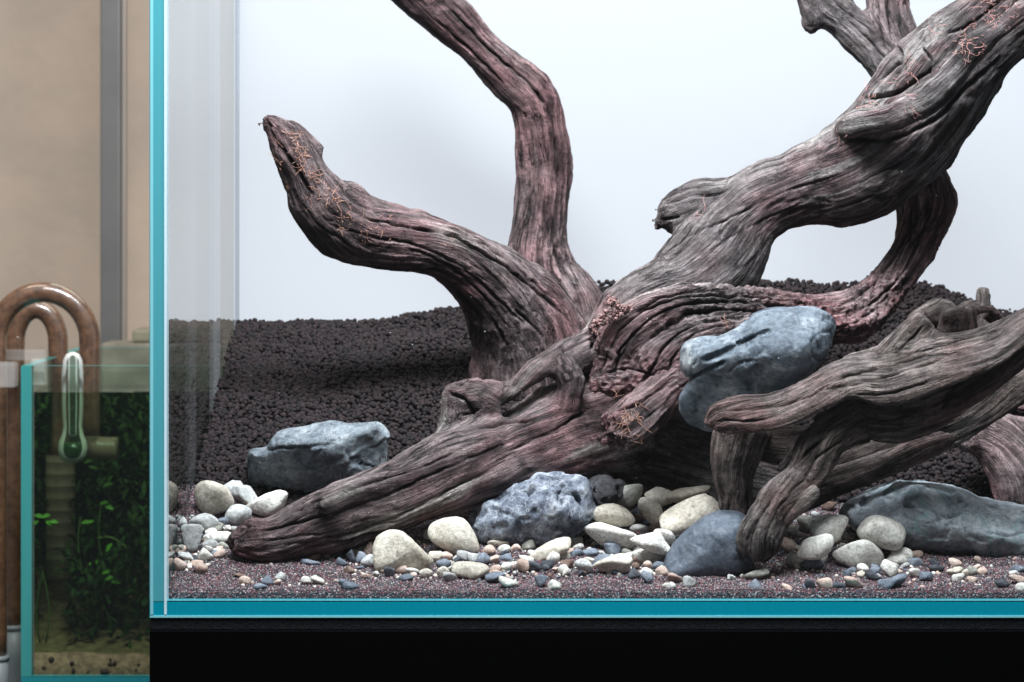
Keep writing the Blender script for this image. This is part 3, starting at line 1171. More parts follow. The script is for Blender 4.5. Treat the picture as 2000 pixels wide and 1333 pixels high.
def driftwood(name, strokes, pal, h=0.002, k=0.008, carve=(), lines=(), cuts=(), top_pale=0.42, seed=0, rough=1.0, fibre=1.0, lump=0.003, pinkness=0.0, streak=0.5, parent=None,
              knot=0.0, origin=None, pal2=None, blend=(0, 1)):
    sts = [s if isinstance(s, Stroke) else Stroke(s) for s in strokes]
    lo = np.min([s.bounds(0.012)[0] for s in sts], 0)
    hi = np.max([s.bounds(0.012)[1] for s in sts], 0)
    lo[1] = max(lo[1], 0.0125)
    hi[1] = min(hi[1], 0.447)
    hi[2] = min(hi[2], 0.50)
    hi[0] = min(hi[0], 0.43)
    G = Grid(lo, hi, h)
    for s in sts:
        G.union(s, k)
    for c, kk in carve:
        G.carve(c if isinstance(c, Stroke) else Stroke(c), kk)
    for ln in lines:
        if ln[1] >= 6:
            G.score(*ln)
    for p, n, kk in cuts:
        G.cut(p, n, kk)
    V, F = G.mesh()
    V = smooth_v(V, F, 2, 0.5)
    V, F = subdivide(V, F)
    V = smooth_v(V, F, 2, 0.5)
    N = normals(V, F)
    Vf = V.astype(np.float32)
    nv = len(V)
    W = np.zeros(nv)
    disp = np.zeros(nv)
    fine = np.zeros(nv)
    strk = np.zeros(nv)
    best = np.full(nv, 9.0, np.float32)
    grain = np.zeros((nv, 3), np.float32)
    # lumps move the sample points, so the grain wanders round knots
    warp = np.stack([vn(Vf * 16, seed + 50), vn(Vf * 16, seed + 51), vn(Vf * 16, seed + 52)], 1) * 0.006
    for si, s in enumerate(sts):
        d, loc = s.eval_points(Vf + warp * 0.0)
        wgt = np.exp(-np.clip(d, 0, 1) / 0.004) * (d < 0.5)
        m = np.nonzero(wgt > 0.02)[0]
        if not len(m):
            continue
        L = loc[m] + np.array([si * 3.7, si * 0.21, si * 0.13], np.float32)
        L = L + warp[m] * np.array([0.3, 1.0, 1.0], np.float32)
        # wide flutes
        f0 = vn(L * np.array([5, 48, 48], np.float32), seed + 1)
        f1 = fbm(L * np.array([9, 130, 130], np.float32), seed + 2, 2)
        f2 = 1 - 2.4 * np.abs(vn(L * np.array([22, 230, 230], np.float32), seed + 4))
        f3 = vn(L * np.array([45, 620, 620], np.float32), seed + 5)
        cr = vn(L * np.array([7, 85, 85], np.float32), seed + 6)
        crack = np.exp(-(cr / 0.045) ** 2) * sstep(-0.1, 0.35, vn(L * np.array([14, 30, 30], np.float32), seed + 7))
        cr2 = vn(L * np.array([13, 190, 190], np.float32), seed + 8)
        crack2 = np.exp(-(cr2 / 0.07) ** 2) * sstep(-0.15, 0.3, vn(L * np.array([20, 60, 60], np.float32), seed + 9))
        ww = wgt[m]
        rag = 0.35 + 0.8 * sstep(-0.35, 0.45, vn(Vf[m] * 24, seed + 15))
        disp[m] += ww * fibre * rag * (0.0013 * f0 + 0.0008 * f1 + 0.00055 * f2 + 0.00035 * f3 - 0.0022 * crack - 0.0010 * crack2)
        fine[m] += ww * (0.45 * f2 + 0.30 * f1 + 0.35 * f3 - 0.9 * crack - 0.55 * crack2)
        strk[m] += ww * fbm(L * np.array([7, 105, 105], np.float32), seed + 11, 2)
        W[m] += ww
        b = d[m] < best[m]
        g = m[b]
        best[g] = d[g]
        grain[g] = L[b] * np.array([22, 300, 300], np.float32)
    W[W == 0] = 1
    disp, fine, strk = disp / W, fine / W, strk / W
    lmp = vn(Vf * 34, seed + 20) + 0.35 * np.abs(vn(Vf * 58, seed + 22))
    lm2 = vn(Vf * 90, seed + 21)
    disp = disp * rough + lump * lmp + lump * 0.34 * lm2 + 0.0004 * fbm(Vf * 240, seed + 23, 2)
    if knot:
        kk = fbm(Vf * 150, seed + 33, 3)
        zone = sstep(0.0, 0.5, vn(Vf * 22, seed + 34) + 0.25)
        disp += knot * zone * (0.5 - np.abs(kk) * 2.2) * 0.0035
        fine -= knot * zone * np.exp(-(kk / 0.08) ** 2) * 0.7
    for li, ln in enumerate(lines):
        if ln[1] < 6:
            fz = furrow(V, N, G, ln[0], ln[1], ln[2], seed + 60 + li)
            disp -= fz
            fine -= 0.8 * fz / ln[2]
    V = V + N * disp[:, None]
    V = smooth_v(V, F, 1, 0.2)
    V[:, 1] = np.clip(V[:, 1], 0.0115, 0.4485)
    # vertex colour of the wood: lighter ridges, darker cracks, pink and grey patches
    dk, md, lt, pl = [np.array(c) for c in PAL[pal]]
    if pal2:
        bt = sstep(blend[0], blend[1], V[:, 0] + 0.03 * lmp)[:, None]
        dk, md, lt, pl = [np.array(a_) * (1 - bt) + np.array(b_) * bt for a_, b_ in zip(PAL[pal], PAL[pal2])]
    t = np.clip(0.5 + 0.75 * fine, 0, 1)[:, None]
    C = np.where(t < 0.5, dk + (md - dk) * (t * 2), md + (lt - md) * (t * 2 - 1))
    pk = sstep(-0.1, 0.6, fbm(Vf * 20, seed + 40, 3) + pinkness)[:, None]
    C = C * (1 - pk) + pk * C * np.array([1.25, 0.94, 0.97])
    gy = sstep(0.05, 0.6, fbm(Vf * 13, seed + 41, 3))[:, None]
    lum = C.mean(1, keepdims=True)
    C = C * (1 - 0.55 * gy) + 0.55 * gy * lum * np.array([1.03, 0.99, 0.99])
    ps = (sstep(0.12, 0.5, strk) * sstep(-0.05, 0.35, fbm(Vf * 14, seed + 42, 3) + streak - 0.5))[:, None]
    C = C * (1 - 0.8 * ps) + 0.8 * ps * pl * (0.6 + 0.4 * t)
    dkp = sstep(0.15, 0.55, fbm(Vf * 17, seed + 44, 3))[:, None]
    C = C * (1 - 0.35 * dkp)
    # blend toward pale grey on whatever faces up
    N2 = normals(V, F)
    du = (sstep(0.15, 0.85, N2[:, 2]) * (0.55 + 0.45 * vn(Vf * 60, seed + 45)) * top_pale)[:, None]
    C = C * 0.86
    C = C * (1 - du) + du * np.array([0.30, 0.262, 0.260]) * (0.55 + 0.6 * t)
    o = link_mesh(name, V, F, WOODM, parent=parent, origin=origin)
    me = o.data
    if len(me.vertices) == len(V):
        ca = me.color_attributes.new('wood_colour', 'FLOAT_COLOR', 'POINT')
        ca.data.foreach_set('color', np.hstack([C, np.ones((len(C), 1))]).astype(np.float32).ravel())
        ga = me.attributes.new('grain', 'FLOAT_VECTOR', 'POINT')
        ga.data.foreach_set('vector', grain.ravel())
    return o, V, N



# ------------------------------------------------------------------ driftwood
def fibres(parent, V, N, spots, seed, material, name='loose_fibres'):
    """curly shreds of bark fibre lying on the wood round the given photo points: (px, py, spread, count)"""
    r = np.random.default_rng(seed)
    s = (D + V[:, 1]) / D
    PX = V[:, 0] / s * 3000 + 1000
    PY = 400 - (V[:, 2] - CAMZ) / s * 3000
    parts = []
    for px, py, sp, cnt in spots:
        m = np.nonzero((np.abs(PX - px) < sp) & (np.abs(PY - py) < sp) & (N[:, 1] < 0.1))[0]
        if not len(m):
            continue
        # front surface only
        m = m[V[m, 1] < np.percentile(V[m, 1], 60)]
        for _ in range(cnt):
            i = r.choice(m)
            p = V[i] + N[i] * 0.0006
            d = r.normal(size=3)
            d -= N[i] * (d @ N[i]) * 0.8
            d /= np.linalg.norm(d)
            L = 0.0018 + 0.0060 * r.random() ** 2.5
            pts = [p.copy()]
            ax = r.normal(size=3)
            ax /= np.linalg.norm(ax)
            for q in range(6):
                d = d + np.cross(ax, d) * r.normal() * 0.75 + N[i] * 0.10 * r.normal()
                d /= np.linalg.norm(d)
                p = p + d * L / 3
                pts.append(p.copy())
            parts.append(tube(pts, np.linspace(0.00019, 0.00008, 7) * (0.6 + 0.8 * r.random()), 4, False))
    if parts:
        v, f = merge(parts)
        o = link_mesh(name, v, f, material, parent=parent)
        o['kind'] = 'stuff'


fib_m = simple('pale_bark_fibre', (0.26, 0.12, 0.09), 0.8, 0.2, noise=(220, 0.15, (0.58, 0.34, 0.26)))
fib_pink_m = simple('pink_bark_fibre', (0.30, 0.13, 0.12), 0.85, 0.2, noise=(220, 0.15, (0.56, 0.33, 0.30)))
fluff_m = simple('pink_fluff', (0.24, 0.125, 0.12), 0.9, 0.1, noise=(260, 0.2, (0.46, 0.29, 0.275)), bump=(1400, 1.0, 0.001))

# A - low branch reaching left, forked with the tall bent limb
A = [(506, 240, 538, 228, .235, .8), (523, 271, 577, 249, .236, .8), (540, 316, 619, 301, .240, .8), (553, 369, 657, 357, .245, .8),
     (575, 437, 700, 388, .252, .8), (622, 480, 752, 414, .262, .85), (706, 508, 812, 419, .275, .9), (802, 527, 880, 433, .288, .9),
     (858, 556, 943, 459, .300, .9), (905, 605, 1018, 500, .315, .8), (925, 662, 1095, 556, .330, .75), (935, 715, 1150, 640, .340, .7),
     (940, 790, 1180, 740, .345, .7)]
A2 = [(512, 236, 524, 230, .231, .9), (534, 262, 552, 254, .230, .8), (556, 310, 580, 296, .231, .8), (583, 356, 606, 340, .235, .8)]
A3 = [(560, 246, 574, 238, .236, .9), (580, 264, 600, 252, .238, .9), (612, 302, 634, 288, .242, .9)]
A4 = [(660, 378, 672, 362, .250, .8), (684, 378, 698, 360, .253, .8), (706, 400, 722, 388, .257, .8)]
A5 = [(921, 640, 934, 636, .322, 1.0), (922, 690, 940, 690, .326, 1.0), (915, 735, 950, 735, .330, 1.0)]
B = [(690, -75, 785, -120, .345, .9), (770, 3, 842, -50, .350, .9), (839, 58, 905, 0, .356, .9), (902, 109, 961, 62, .362, .9),
     (962, 176, 1030, 120, .368, .9), (993, 213, 1084, 170, .372, .85), (1006, 258, 1098, 222, .374, .8), (1010, 319, 1111, 292, .375, .75),
     (1011, 375, 1114, 352, .376, .75), (1004, 424, 1108, 428, .376, .75), (990, 474, 1110, 498, .375, .75), (985, 540, 1132, 545, .370, .75),
     (1000, 610, 1176, 600, .366, .8), (1010, 700, 1200, 690, .366, .8)]
LA = [([(529, 252), (545, 285), (566, 312), (590, 350), (613, 384)], 4.0, .007), ([(520, 232), (528, 250)], 2.5, .006),
      ([(640, 440), (720, 462), (820, 482), (900, 522), (980, 592), (1050, 655)], 2.6, .0035), ([(700, 425), (800, 446), (880, 462), (960, 502), (1040, 562), (1110, 625)], 3.0, .004),
      ([(760, 472), (850, 505), (930, 566), (1000, 645)], 2.4, .003), ([(880, 448), (950, 478), (1020, 530), (1080, 585)], 2.4, .0035), ([(590, 400), (630, 450), (700, 482)], 2.4, .003),
      ([(1000, 600), (1060, 660), (1090, 720)], 3, .004), ([(960, 620), (1000, 690)], 3, .004)]
LB = [([(1036, 306), (1034, 340), (1032, 376)], 3.2, .007), ([(880, 20), (950, 92), (1020, 152), (1062, 205), (1072, 260)], 3.0, .004), ([(1075, 410), (1080, 480), (1104, 560)], 3.0, .004),
      ([(850, 36), (915, 95), (985, 165)], 2.6, .003), ([(1025, 220), (1040, 280)], 2.4, .004), ([(1085, 270), (1092, 350)], 2.6, .003)]
tA = empty('forked_driftwood', at(1040, 730, .34))
tag(tA, 'forked plum-brown driftwood, a low branch with a split tip and a tall bent limb', 'driftwood')
o, V, N = driftwood('branch', [Stroke(A, cap=.6, splinter=1), Stroke(A2, cap=.8, splinter=1), A3, A4, A5], 'plum', k=0.006, lines=LA, seed=11, lump=0.0022, fibre=0.85, streak=0.47, parent=tA)
fibres(tA, V, N, [(575, 275, 22, 16), (600, 315, 24, 40), (625, 365, 26, 26), (650, 380, 18, 26), (685, 425, 30, 22), (715, 455, 26, 16), (760, 450, 26, 8), (540, 320, 16, 6), (553, 375, 12, 6), (880, 468, 14, 5), (570, 265, 14, 10)], 3, fib_m)
driftwood('tall_limb', [B], 'plum', k=0.006, lines=LB, seed=23, lump=0.0024, fibre=0.65, streak=0.40, pinkness=0.25, parent=tA)

# C - the great trunk: front foot, ridge and thick limb rising to the upper right
C1 = [(449, 1032, 452, 1070, .062, .9), (478, 1018, 474, 1097, .066, .9), (540, 1004, 540, 1101, .074, .85), (600, 968, 620, 1086, .082, .8),
      (660, 938, 692, 1068, .092, .8), (730, 912, 790, 1041, .104, .8), (800, 882, 890, 1000, .118, .8), (868, 850, 975, 962, .134, .8),
      (935, 822, 1062, 935, .152, .75), (1010, 785, 1150, 925, .172, .7), (1085, 742, 1240, 920, .195, .65), (1150, 690, 1330, 900, .215, .65)]
C2 = [(925, 812, 960, 840, .150, .9), (984, 758, 1012, 800, .156, .9), (1036, 706, 1076, 752, .166, .9), (1084, 673, 1132, 725, .178, .9),
      (1130, 645, 1190, 700, .192, .9), (1169, 588, 1260, 660, .210, .9), (1217, 545, 1320, 630, .225, .85), (1262, 516, 1405, 610, .235, .75),
      (1325, 445, 1476, 565, .245, .65), (1395, 380, 1498, 495, .250, .7), (1471, 331, 1560, 447, .252, .7), (1534, 298, 1643, 424, .248, .7),
      (1596, 262, 1722, 424, .240, .7), (1650, 215, 1806, 372, .230, .65), (1702, 155, 1872, 300, .222, .6), (1775, 66, 1942, 190, .212, .6),
      (1838, 32, 1990, 110, .204, .6), (1925, -45, 2065, 65, .196, .6), (2050, -135, 2185, -35, .190, .6)]
C3 = [(1290, 400, 1300, 462, .262, .9), (1310, 375, 1325, 470, .262, .85), (1350, 355, 1375, 462, .26, .8), (1410, 350, 1430, 440, .256, .8)]
C4 = [(1636, 232, 1650, 262, .216, .9), (1672, 214, 1690, 266, .196, .9), (1735, 200, 1752, 258, .184, .9), (1800, 160, 1826, 222, .176, .85),
      (1845, 120, 1882, 165, .172, .8), (1890, 80, 1925, 108, .168, .8), (1960, 22, 1990, 52, .162, .7), (2050, -40, 2080, -10, .156, .7)]
C5 = [(866, 775, 890, 800, .162, .9), (872, 768, 925, 800, .160, .9), (905, 752, 960, 800, .158, .9), (930, 752, 985, 820, .158, .9)]
C6 = [(842, 860, 880, 880, .142, .8), (858, 830, 905, 858, .150, .8), (868, 795, 915, 820, .156, .8), (880, 760, 930, 790, .160, .8)]
C7 = [(615, 968, 640, 1000, .066, .8), (700, 935, 730, 965, .080, .8), (800, 905, 820, 940, .094, .8), (880, 880, 900, 915, .110, .8), (965, 850, 975, 880, .126, .8)]
C8 = [(1088, 690, 1112, 730, .168, .8), (1098, 725, 1136, 765, .162, .8), (1092, 775, 1130, 805, .162, .8)]
LC = [([(984, 806), (1018, 788), (1052, 764), (1080, 742)], 16, .028, .006), ([(1093, 672), (1108, 700), (1112, 740)], 3, .006), ([(1150, 640), (1158, 662), (1150, 690)], 6, .010),
      ([(480, 1040), (620, 1010), (760, 966), (900, 902), (1000, 862)], 2.8, .0038), ([(520, 1072), (680, 1042), (820, 988), (950, 922)], 2.6, .0035), ([(600, 986), (720, 947), (830, 908), (940, 862)], 2.8, .004),
      ([(470, 1060), (560, 1052), (640, 1040)], 2.4, .003), ([(640, 1062), (760, 1030), (880, 980)], 2.6, .003), ([(600, 966), (592, 985), (586, 1004)], 2.4, .003), ([(870, 860), (960, 830), (1040, 820)], 3, .004),
      ([(1000, 880), (1080, 840), (1150, 800)], 3, .004), ([(880, 770), (910, 782), (925, 810)], 3.5, .005), ([(870, 840), (900, 815), (940, 800)], 3, .004),
      ([(1644, 268), (1690, 276), (1760, 268), (1832, 230), (1892, 168), (1950, 110)], 4.5, .007), ([(1690, 196), (1740, 186), (1800, 150), (1850, 112)], 4.0, .006),
      ([(1745, 78), (1762, 112), (1752, 150)], 3, .006), ([(1800, 92), (1818, 120), (1812, 150)], 3.2, .006), ([(1850, 70), (1905, 42), (1960, -5)], 2.8, .004), ([(1722, 160), (1760, 120)], 2.6, .004),
      ([(1330, 470), (1420, 430), (1520, 380), (1640, 340)], 2.6, .003), ([(1380, 500), (1450, 450), (1540, 410)], 2.4, .003), ([(1300, 400), (1350, 385), (1420, 372)], 2.6, .004), ([(1290, 430), (1330, 425)], 3, .006)]
C9 = [(1140, 740, 1190, 930, .205, .55), (1240, 780, 1265, 965, .20, .5), (1330, 810, 1345, 985, .20, .45), (1410, 840, 1420, 1000, .20, .45), (1500, 860, 1505, 1010, .195, .4), (1570, 900, 1575, 1010, .195, .4)]
tC = empty('trunk_driftwood', at(950, 1000, .12))
tag(tC, 'biggest driftwood trunk, rising from a pale blunt foot on the sand to the upper corner', 'driftwood')
o, V, N = driftwood('trunk', [Stroke(C1, cap=.5, splinter=1), C2, Stroke(C3, cap=.5, splinter=1), C4, C5, C6, C7, C8, C9], 'plum', pal2='grey', blend=(0.03, 0.14), h=0.0021, k=0.008, lines=LC, seed=37, lump=0.0028, fibre=1.0, streak=0.66, parent=tC)
fibres(tC, V, N, [(1690, 185, 30, 34), (1760, 140, 30, 18), (1870, 80, 26, 26), (1905, 95, 26, 34), (1915, 25, 30, 36), (1960, 30, 30, 24), (1640, 265, 14, 6), (1370, 415, 12, 8),
                  (1780, 210, 24, 8), (1830, 60, 20, 8)], 5, fib_pink_m)

# D - swirl-grained piece with a knot and broken stub, looping up behind the trunk
D1 = [(1755, 320, 1842, 322, .272, .8), (1750, 400, 1864, 392, .275, .75), (1744, 468, 1840, 456, .270, .75), (1722, 514, 1800, 522, .258, .75),
      (1678, 558, 1748, 604, .240, .75), (1608, 582, 1682, 660, .218, .75), (1530, 576, 1570, 660, .195, .8), (1450, 564, 1462, 645, .180, .8),
      (1360, 557, 1365, 630, .170, .8), (1275, 572, 1315, 640, .160, .85), (1200, 610, 1275, 668, .152, .9), (1166, 660, 1245, 690, .150, .9), (1150, 735, 1228, 748, .148, .8)]
D2 = [(1600, 640, 1610, 690, .205, .8), (1500, 622, 1505, 690, .180, .8), (1420, 612, 1425, 690, .166, .8), (1340, 622, 1370, 690, .155, .8),
      (1278, 650, 1340, 715, .146, .8), (1240, 700, 1320, 745, .142, .8), (1215, 750, 1290, 765, .142, .8)]
D3 = [(1174, 813, 1243, 872, .102, .9), (1208, 787, 1277, 850, .110, .9), (1262, 745, 1329, 792, .126, .85), (1320, 700, 1390, 752, .148, .85), (1390, 650, 1460, 720, .168, .8)]
D4 = [(1836, 370, 1866, 385, .272, .8), (1835, 400, 1868, 408, .272, .8), (1826, 440, 1852, 436, .272, .8)]
D5 = [(1150, 738, 1166, 762, .140, .8), (1190, 735, 1205, 768, .138, .8), (1250, 728, 1262, 760, .138, .8)]
LD = [([(1600, 596), (1500, 584), (1420, 577), (1340, 580), (1270, 600), (1215, 640), (1186, 690), (1172, 742)], 3.0, .0050), ([(1590, 606), (1480, 594), (1400, 590), (1330, 598), (1276, 622), (1236, 660), (1210, 705), (1196, 752)], 2.8, .0045),
      ([(1580, 620), (1460, 608), (1390, 607), (1330, 620), (1284, 648), (1252, 690), (1228, 754)], 3.0, .0050), ([(1560, 634), (1450, 622), (1385, 626), (1338, 642), (1302, 672), (1276, 712), (1252, 756)], 2.8, .0050),
      ([(1440, 634), (1385, 642), (1346, 662), (1322, 690), (1300, 730)], 2.8, .0050), ([(1430, 572), (1350, 570), (1290, 582), (1235, 610)], 2.6, .004), ([(1640, 600), (1700, 560), (1748, 500), (1780, 430)], 2.8, .004),
      ([(1650, 625), (1720, 580), (1772, 520), (1806, 440), (1812, 380)], 2.8, .0045), ([(1620, 645), (1690, 620), (1740, 570)], 2.6, .004), ([(1250, 640), (1225, 668), (1205, 700)], 2.4, .004),
      ([(1200, 800), (1250, 785), (1310, 745)], 2.6, .004), ([(1225, 850), (1270, 815), (1320, 770)], 2.6, .004), ([(1160, 690), (1190, 700)], 2.2, .003), ([(1180, 730), (1230, 722), (1280, 735)], 2.4, .0035)]
tD = empty('swirled_driftwood', at(1400, 700, .17))
tag(tD, 'reddish driftwood with swirling furrowed grain, a knot and a broken stub, beside the perched rock', 'driftwood')
o, V, N = driftwood('swirled_limb', [D1, D2, Stroke(D3, cap=.5, splinter=1), D4, D5], 'red', k=0.004, h=0.0017, lines=LD, seed=59, lump=0.002, fibre=1.25, rough=1.1, pinkness=0.22, streak=0.42, knot=0.8, parent=tD)
fibres(tD, V, N, [(1232, 808, 16, 34), (1218, 832, 12, 14), (1250, 790, 10, 8), (1245, 862, 10, 10), (1200, 768, 8, 8), (1425, 630, 14, 8), (1530, 585, 10, 5)], 8, fib_m, 'frayed_fibres')
r = np.random.default_rng(4)
parts = []
ico = None
import bmesh
bm = bmesh.new()
bmesh.ops.create_icosphere(bm, subdivisions=3, radius=1.0)
bm.verts.ensure_lookup_table()
ICO3 = (np.array([v.co for v in bm.verts]), [tuple(q.index for q in f.verts) for f in bm.faces])
bm.free()
bm = bmesh.new()
bmesh.ops.create_icosphere(bm, subdivisions=4, radius=1.0)
ICO4 = (np.array([v.co for v in bm.verts]), [tuple(q.index for q in f.verts) for f in bm.faces])
bm.free()
bm = bmesh.new()
bmesh.ops.create_icosphere(bm, subdivisions=2, radius=1.0)
ICO2 = (np.array([v.co for v in bm.verts]), [tuple(q.index for q in f.verts) for f in bm.faces])
bm.free()
for px, py, sp, n in ((1193, 590, 9, 60), (1204, 608, 13, 80), (1182, 622, 12, 70), (1166, 632, 6, 40), (1163, 650, 5, 26), (1222, 604, 9, 40)):
    for _ in range(n):
        c = np.array(at(px + r.normal() * sp * .6, py + r.normal() * sp * .5, .132 + r.random() * .006))
        vv = ICO2[0] * (0.0004 + 0.0010 * r.random() ** 2.5) * (0.7 + 0.6 * r.random(3)) + c
        parts.append((vv + 0.00025 * r.normal(size=vv.shape), ICO2[1]))
v, f = merge(parts)
link_mesh('pink_fluff', v, f, fluff_m, tD)['kind'] = 'stuff'

# E - front piece: flat blade with legs
E1 = [(1383, 815, 1393, 843, .060, 1.0, -.004), (1402, 786, 1412, 848, .062, .7, -.010), (1440, 772, 1452, 846, .064, .55, -.014), (1505, 768, 1514, 840, .068, .42, -.020), (1572, 746, 1586, 812, .074, .36, -.026),
      (1640, 702, 1668, 780, .080, .32, -.034), (1718, 688, 1746, 790, .084, .30, -.040), (1838, 652, 1844, 752, .088, .30, -.040), (1915, 640, 1942, 712, .090, .32, -.036),
      (1995, 606, 2012, 667, .092, .36, -.030), (2090, 555, 2105, 625, .096, .4, -.026)]
E2 = [(1590, 812, 1610, 850, .072, .8), (1660, 782, 1690, 850, .076, .7), (1740, 770, 1772, 862, .084, .5), (1830, 740, 1860, 822, .092, .4), (1920, 700, 1950, 762, .096, .4),
      (2005, 655, 2030, 700, .088, .6), (2090, 610, 2110, 640, .09, .6)]
E3 = [(1640, 795, 1720, 850, .072, .6), (1588, 826, 1665, 868, .068, .6), (1556, 860, 1638, 900, .064, .6), (1536, 925, 1612, 925, .058, .6), (1508, 955, 1585, 952, .054, .65),
      (1478, 984, 1556, 990, .050, .7), (1458, 1018, 1538, 1026, .046, .75), (1440, 1056, 1526, 1052, .044, .8), (1450, 1078, 1516, 1090, .044, .8)]
E4 = [(1400, 835, 1510, 835, .088, .5), (1388, 888, 1492, 884, .088, .5), (1391, 930, 1474, 922, .088, .55), (1404, 965, 1472, 962, .088, .6), (1408, 1010, 1466, 1012, .088, .7)]
E5 = [(1868, 848, 1874, 860, .108, .9), (1818, 848, 1838, 886, .110, .6), (1713, 890, 1752, 920, .114, .6), (1610, 925, 1650, 962, .118, .6), (1530, 958, 1578, 994, .120, .6)]
E6 = [(1784, 616, 1828, 634, .084, .7), (1752, 644, 1802, 668, .083, .6), (1706, 688, 1760, 718, .077, .45)]
E7 = [(1588, 950, 1598, 968, .040, .5), (1560, 962, 1572, 996, .040, .4), (1522, 985, 1536, 1026, .042, .4), (1492, 1010, 1500, 1050, .042, .4)]
E8 = [(1736, 785, 1742, 795, .050, .9), (1825, 744, 1830, 756, .052, .9), (1900, 712, 1906, 722, .056, .9), (1965, 680, 1972, 692, .060, .9)]
E9 = [(1818, 640, 1832, 648, .084, .8), (1792, 668, 1812, 680, .080, .8)]
E12 = [(1648, 694, 1652, 702, .080, .8), (1690, 682, 1700, 692, .081, .8), (1708, 680, 1712, 688, .082, .8)]
E10 = [(1545, 862, 1560, 885, .086, .5), (1530, 890, 1552, 905, .086, .5), (1513, 918, 1530, 926, .086, .5)]
E11 = [(1716, 805, 1724, 815, .056, .8), (1740, 792, 1752, 802, .058, .8)]
LE = [([(1420, 802), (1500, 798), (1580, 776), (1650, 738), (1740, 716), (1830, 690)], 2.4, .003), ([(1600, 764), (1700, 746), (1800, 716), (1900, 678), (1990, 634)], 2.4, .003), ([(1700, 700), (1780, 690), (1880, 662), (1960, 640)], 2.2, .0025),
      ([(1650, 770), (1740, 768), (1820, 742)], 2.4, .003), ([(1400, 822), (1460, 822), (1530, 812)], 2.2, .0025), ([(1740, 700), (1780, 662), (1802, 640)], 2.4, .0035), ([(1690, 830), (1780, 810), (1880, 770)], 2.6, .0035)]
LE3 = [([(1620, 850), (1575, 885), (1540, 930), (1500, 985), (1470, 1040), (1466, 1086)], 2.6, .004), ([(1650, 860), (1600, 892), (1566, 940), (1525, 985), (1500, 1040), (1494, 1088)], 2.6, .004),
       ([(1520, 1000), (1512, 1050), (1508, 1085)], 2.2, .003), ([(1560, 975), (1540, 1000), (1530, 1020)], 2.4, .003), ([(1480, 1010), (1456, 1060)], 2.2, .003)]
gE = Stroke([(1570, 822, 1578, 832, .052, 2.0), (1612, 796, 1620, 808, .050, 2.0), (1668, 784, 1674, 800, .050, 2.2), (1722, 798, 1728, 812, .054, 2.0), (1790, 790, 1794, 800, .06, 2.0)], cap=0.5)
gE2 = Stroke([(1760, 868, 1765, 872, .062, 2.0), (1660, 858, 1664, 863, .056, 2.0), (1600, 890, 1604, 894, .050, 2.0), (1560, 938, 1563, 942, .046, 2.0)], cap=0.5)
E13 = [(1530, 890, 1545, 985, .125, .35), (1620, 860, 1640, 950, .128, .3), (1720, 830, 1745, 920, .132, .3), (1840, 795, 1865, 875, .134, .3), (1960, 735, 1985, 800, .134, .3), (2060, 690, 2080, 750, .134, .3)]
E14 = [(1415, 832, 1425, 872, .098, .4), (1490, 832, 1500, 905, .098, .4), (1560, 828, 1562, 915, .096, .4), (1620, 820, 1610, 890, .094, .4)]
tE = empty('bladed_driftwood', at(1485, 1092, .046))
tag(tE, 'grey-brown driftwood with a broad flat blade, standing on two legs under the perched rock', 'driftwood')
o, V, N = driftwood('blade', [Stroke(E1, cap=.5, splinter=1), E2, E6, E9, E11, E12], 'brown', h=0.0018, k=0.004, carve=[(gE, 0.003)], lines=LE, seed=71, lump=0.0011, fibre=0.7, streak=0.45, parent=tE)
driftwood('leg', [Stroke(E3, cap=.4, splinter=2), Stroke(E7, cap=.6, splinter=1)], 'brown', h=0.0018, k=0.005, carve=[(gE2, 0.003)], lines=LE3, seed=83, lump=0.0016, fibre=1.05, streak=0.45, parent=tE)
driftwood('leg', [E4, E10, E14], 'brown', h=0.0019, k=0.005, seed=87, lump=0.0018, fibre=0.9, streak=0.45, parent=tE)
driftwood('lower_strip', [Stroke(E5, cap=.8, splinter=1), Stroke(E13, cap=.5, splinter=1)], 'brown', h=0.0019, k=0.005, seed=89, lump=0.0014, fibre=0.9, streak=0.35, parent=tE)

# F - pale pink piece, G - gnarled roots, H - top fork
F1 = [(1905, 790, 1845, 835, .190, .8), (1950, 802, 1890, 878, .188, .8), (2000, 830, 1922, 915, .186, .8), (2040, 900, 1946, 965, .184, .8), (2050, 990, 1956, 1020, .182, .8)]
F2 = [(1880, 800, 1900, 835, .19, .8), (1925, 798, 1930, 840, .194, .8), (2010, 815, 2000, 860, .2, .8), (2080, 835, 2070, 880, .2, .8)]
F3 = [(1838, 820, 1848, 850, .184, .8), (1868, 835, 1890, 880, .180, .8), (1880, 860, 1910, 890, .178, .8)]
tF = empty('pink_driftwood', at(1990, 1000, .185))
tag(tF, 'pale pink smooth driftwood leaning down behind the wide blue-grey rock', 'driftwood')
driftwood('pink_limb', [F1, F2, F3], 'pink', k=0.008, seed=101, lump=0.0022, fibre=0.45, pinkness=0.15, streak=0.3, parent=tF)
F4 = [(1898, 742, 1912, 786, .235, .8), (1945, 752, 1940, 802, .238, .8), (1990, 765, 1975, 812, .24, .8), (2060, 785, 2045, 830, .24, .8)]
F5 = [(1860, 752, 1866, 775, .24, .8), (1900, 745, 1905, 775, .236, .8)]
tF2 = empty('whitish_driftwood', at(1950, 800, .24))
tag(tF2, 'whitish rough driftwood stick lying under the blade, just above the pink driftwood', 'driftwood')
driftwood('stick', [F4, F5], 'pink', k=0.006, seed=105, lump=0.003, fibre=0.8, streak=0.75, pinkness=-0.3, knot=0.5, parent=tF2)

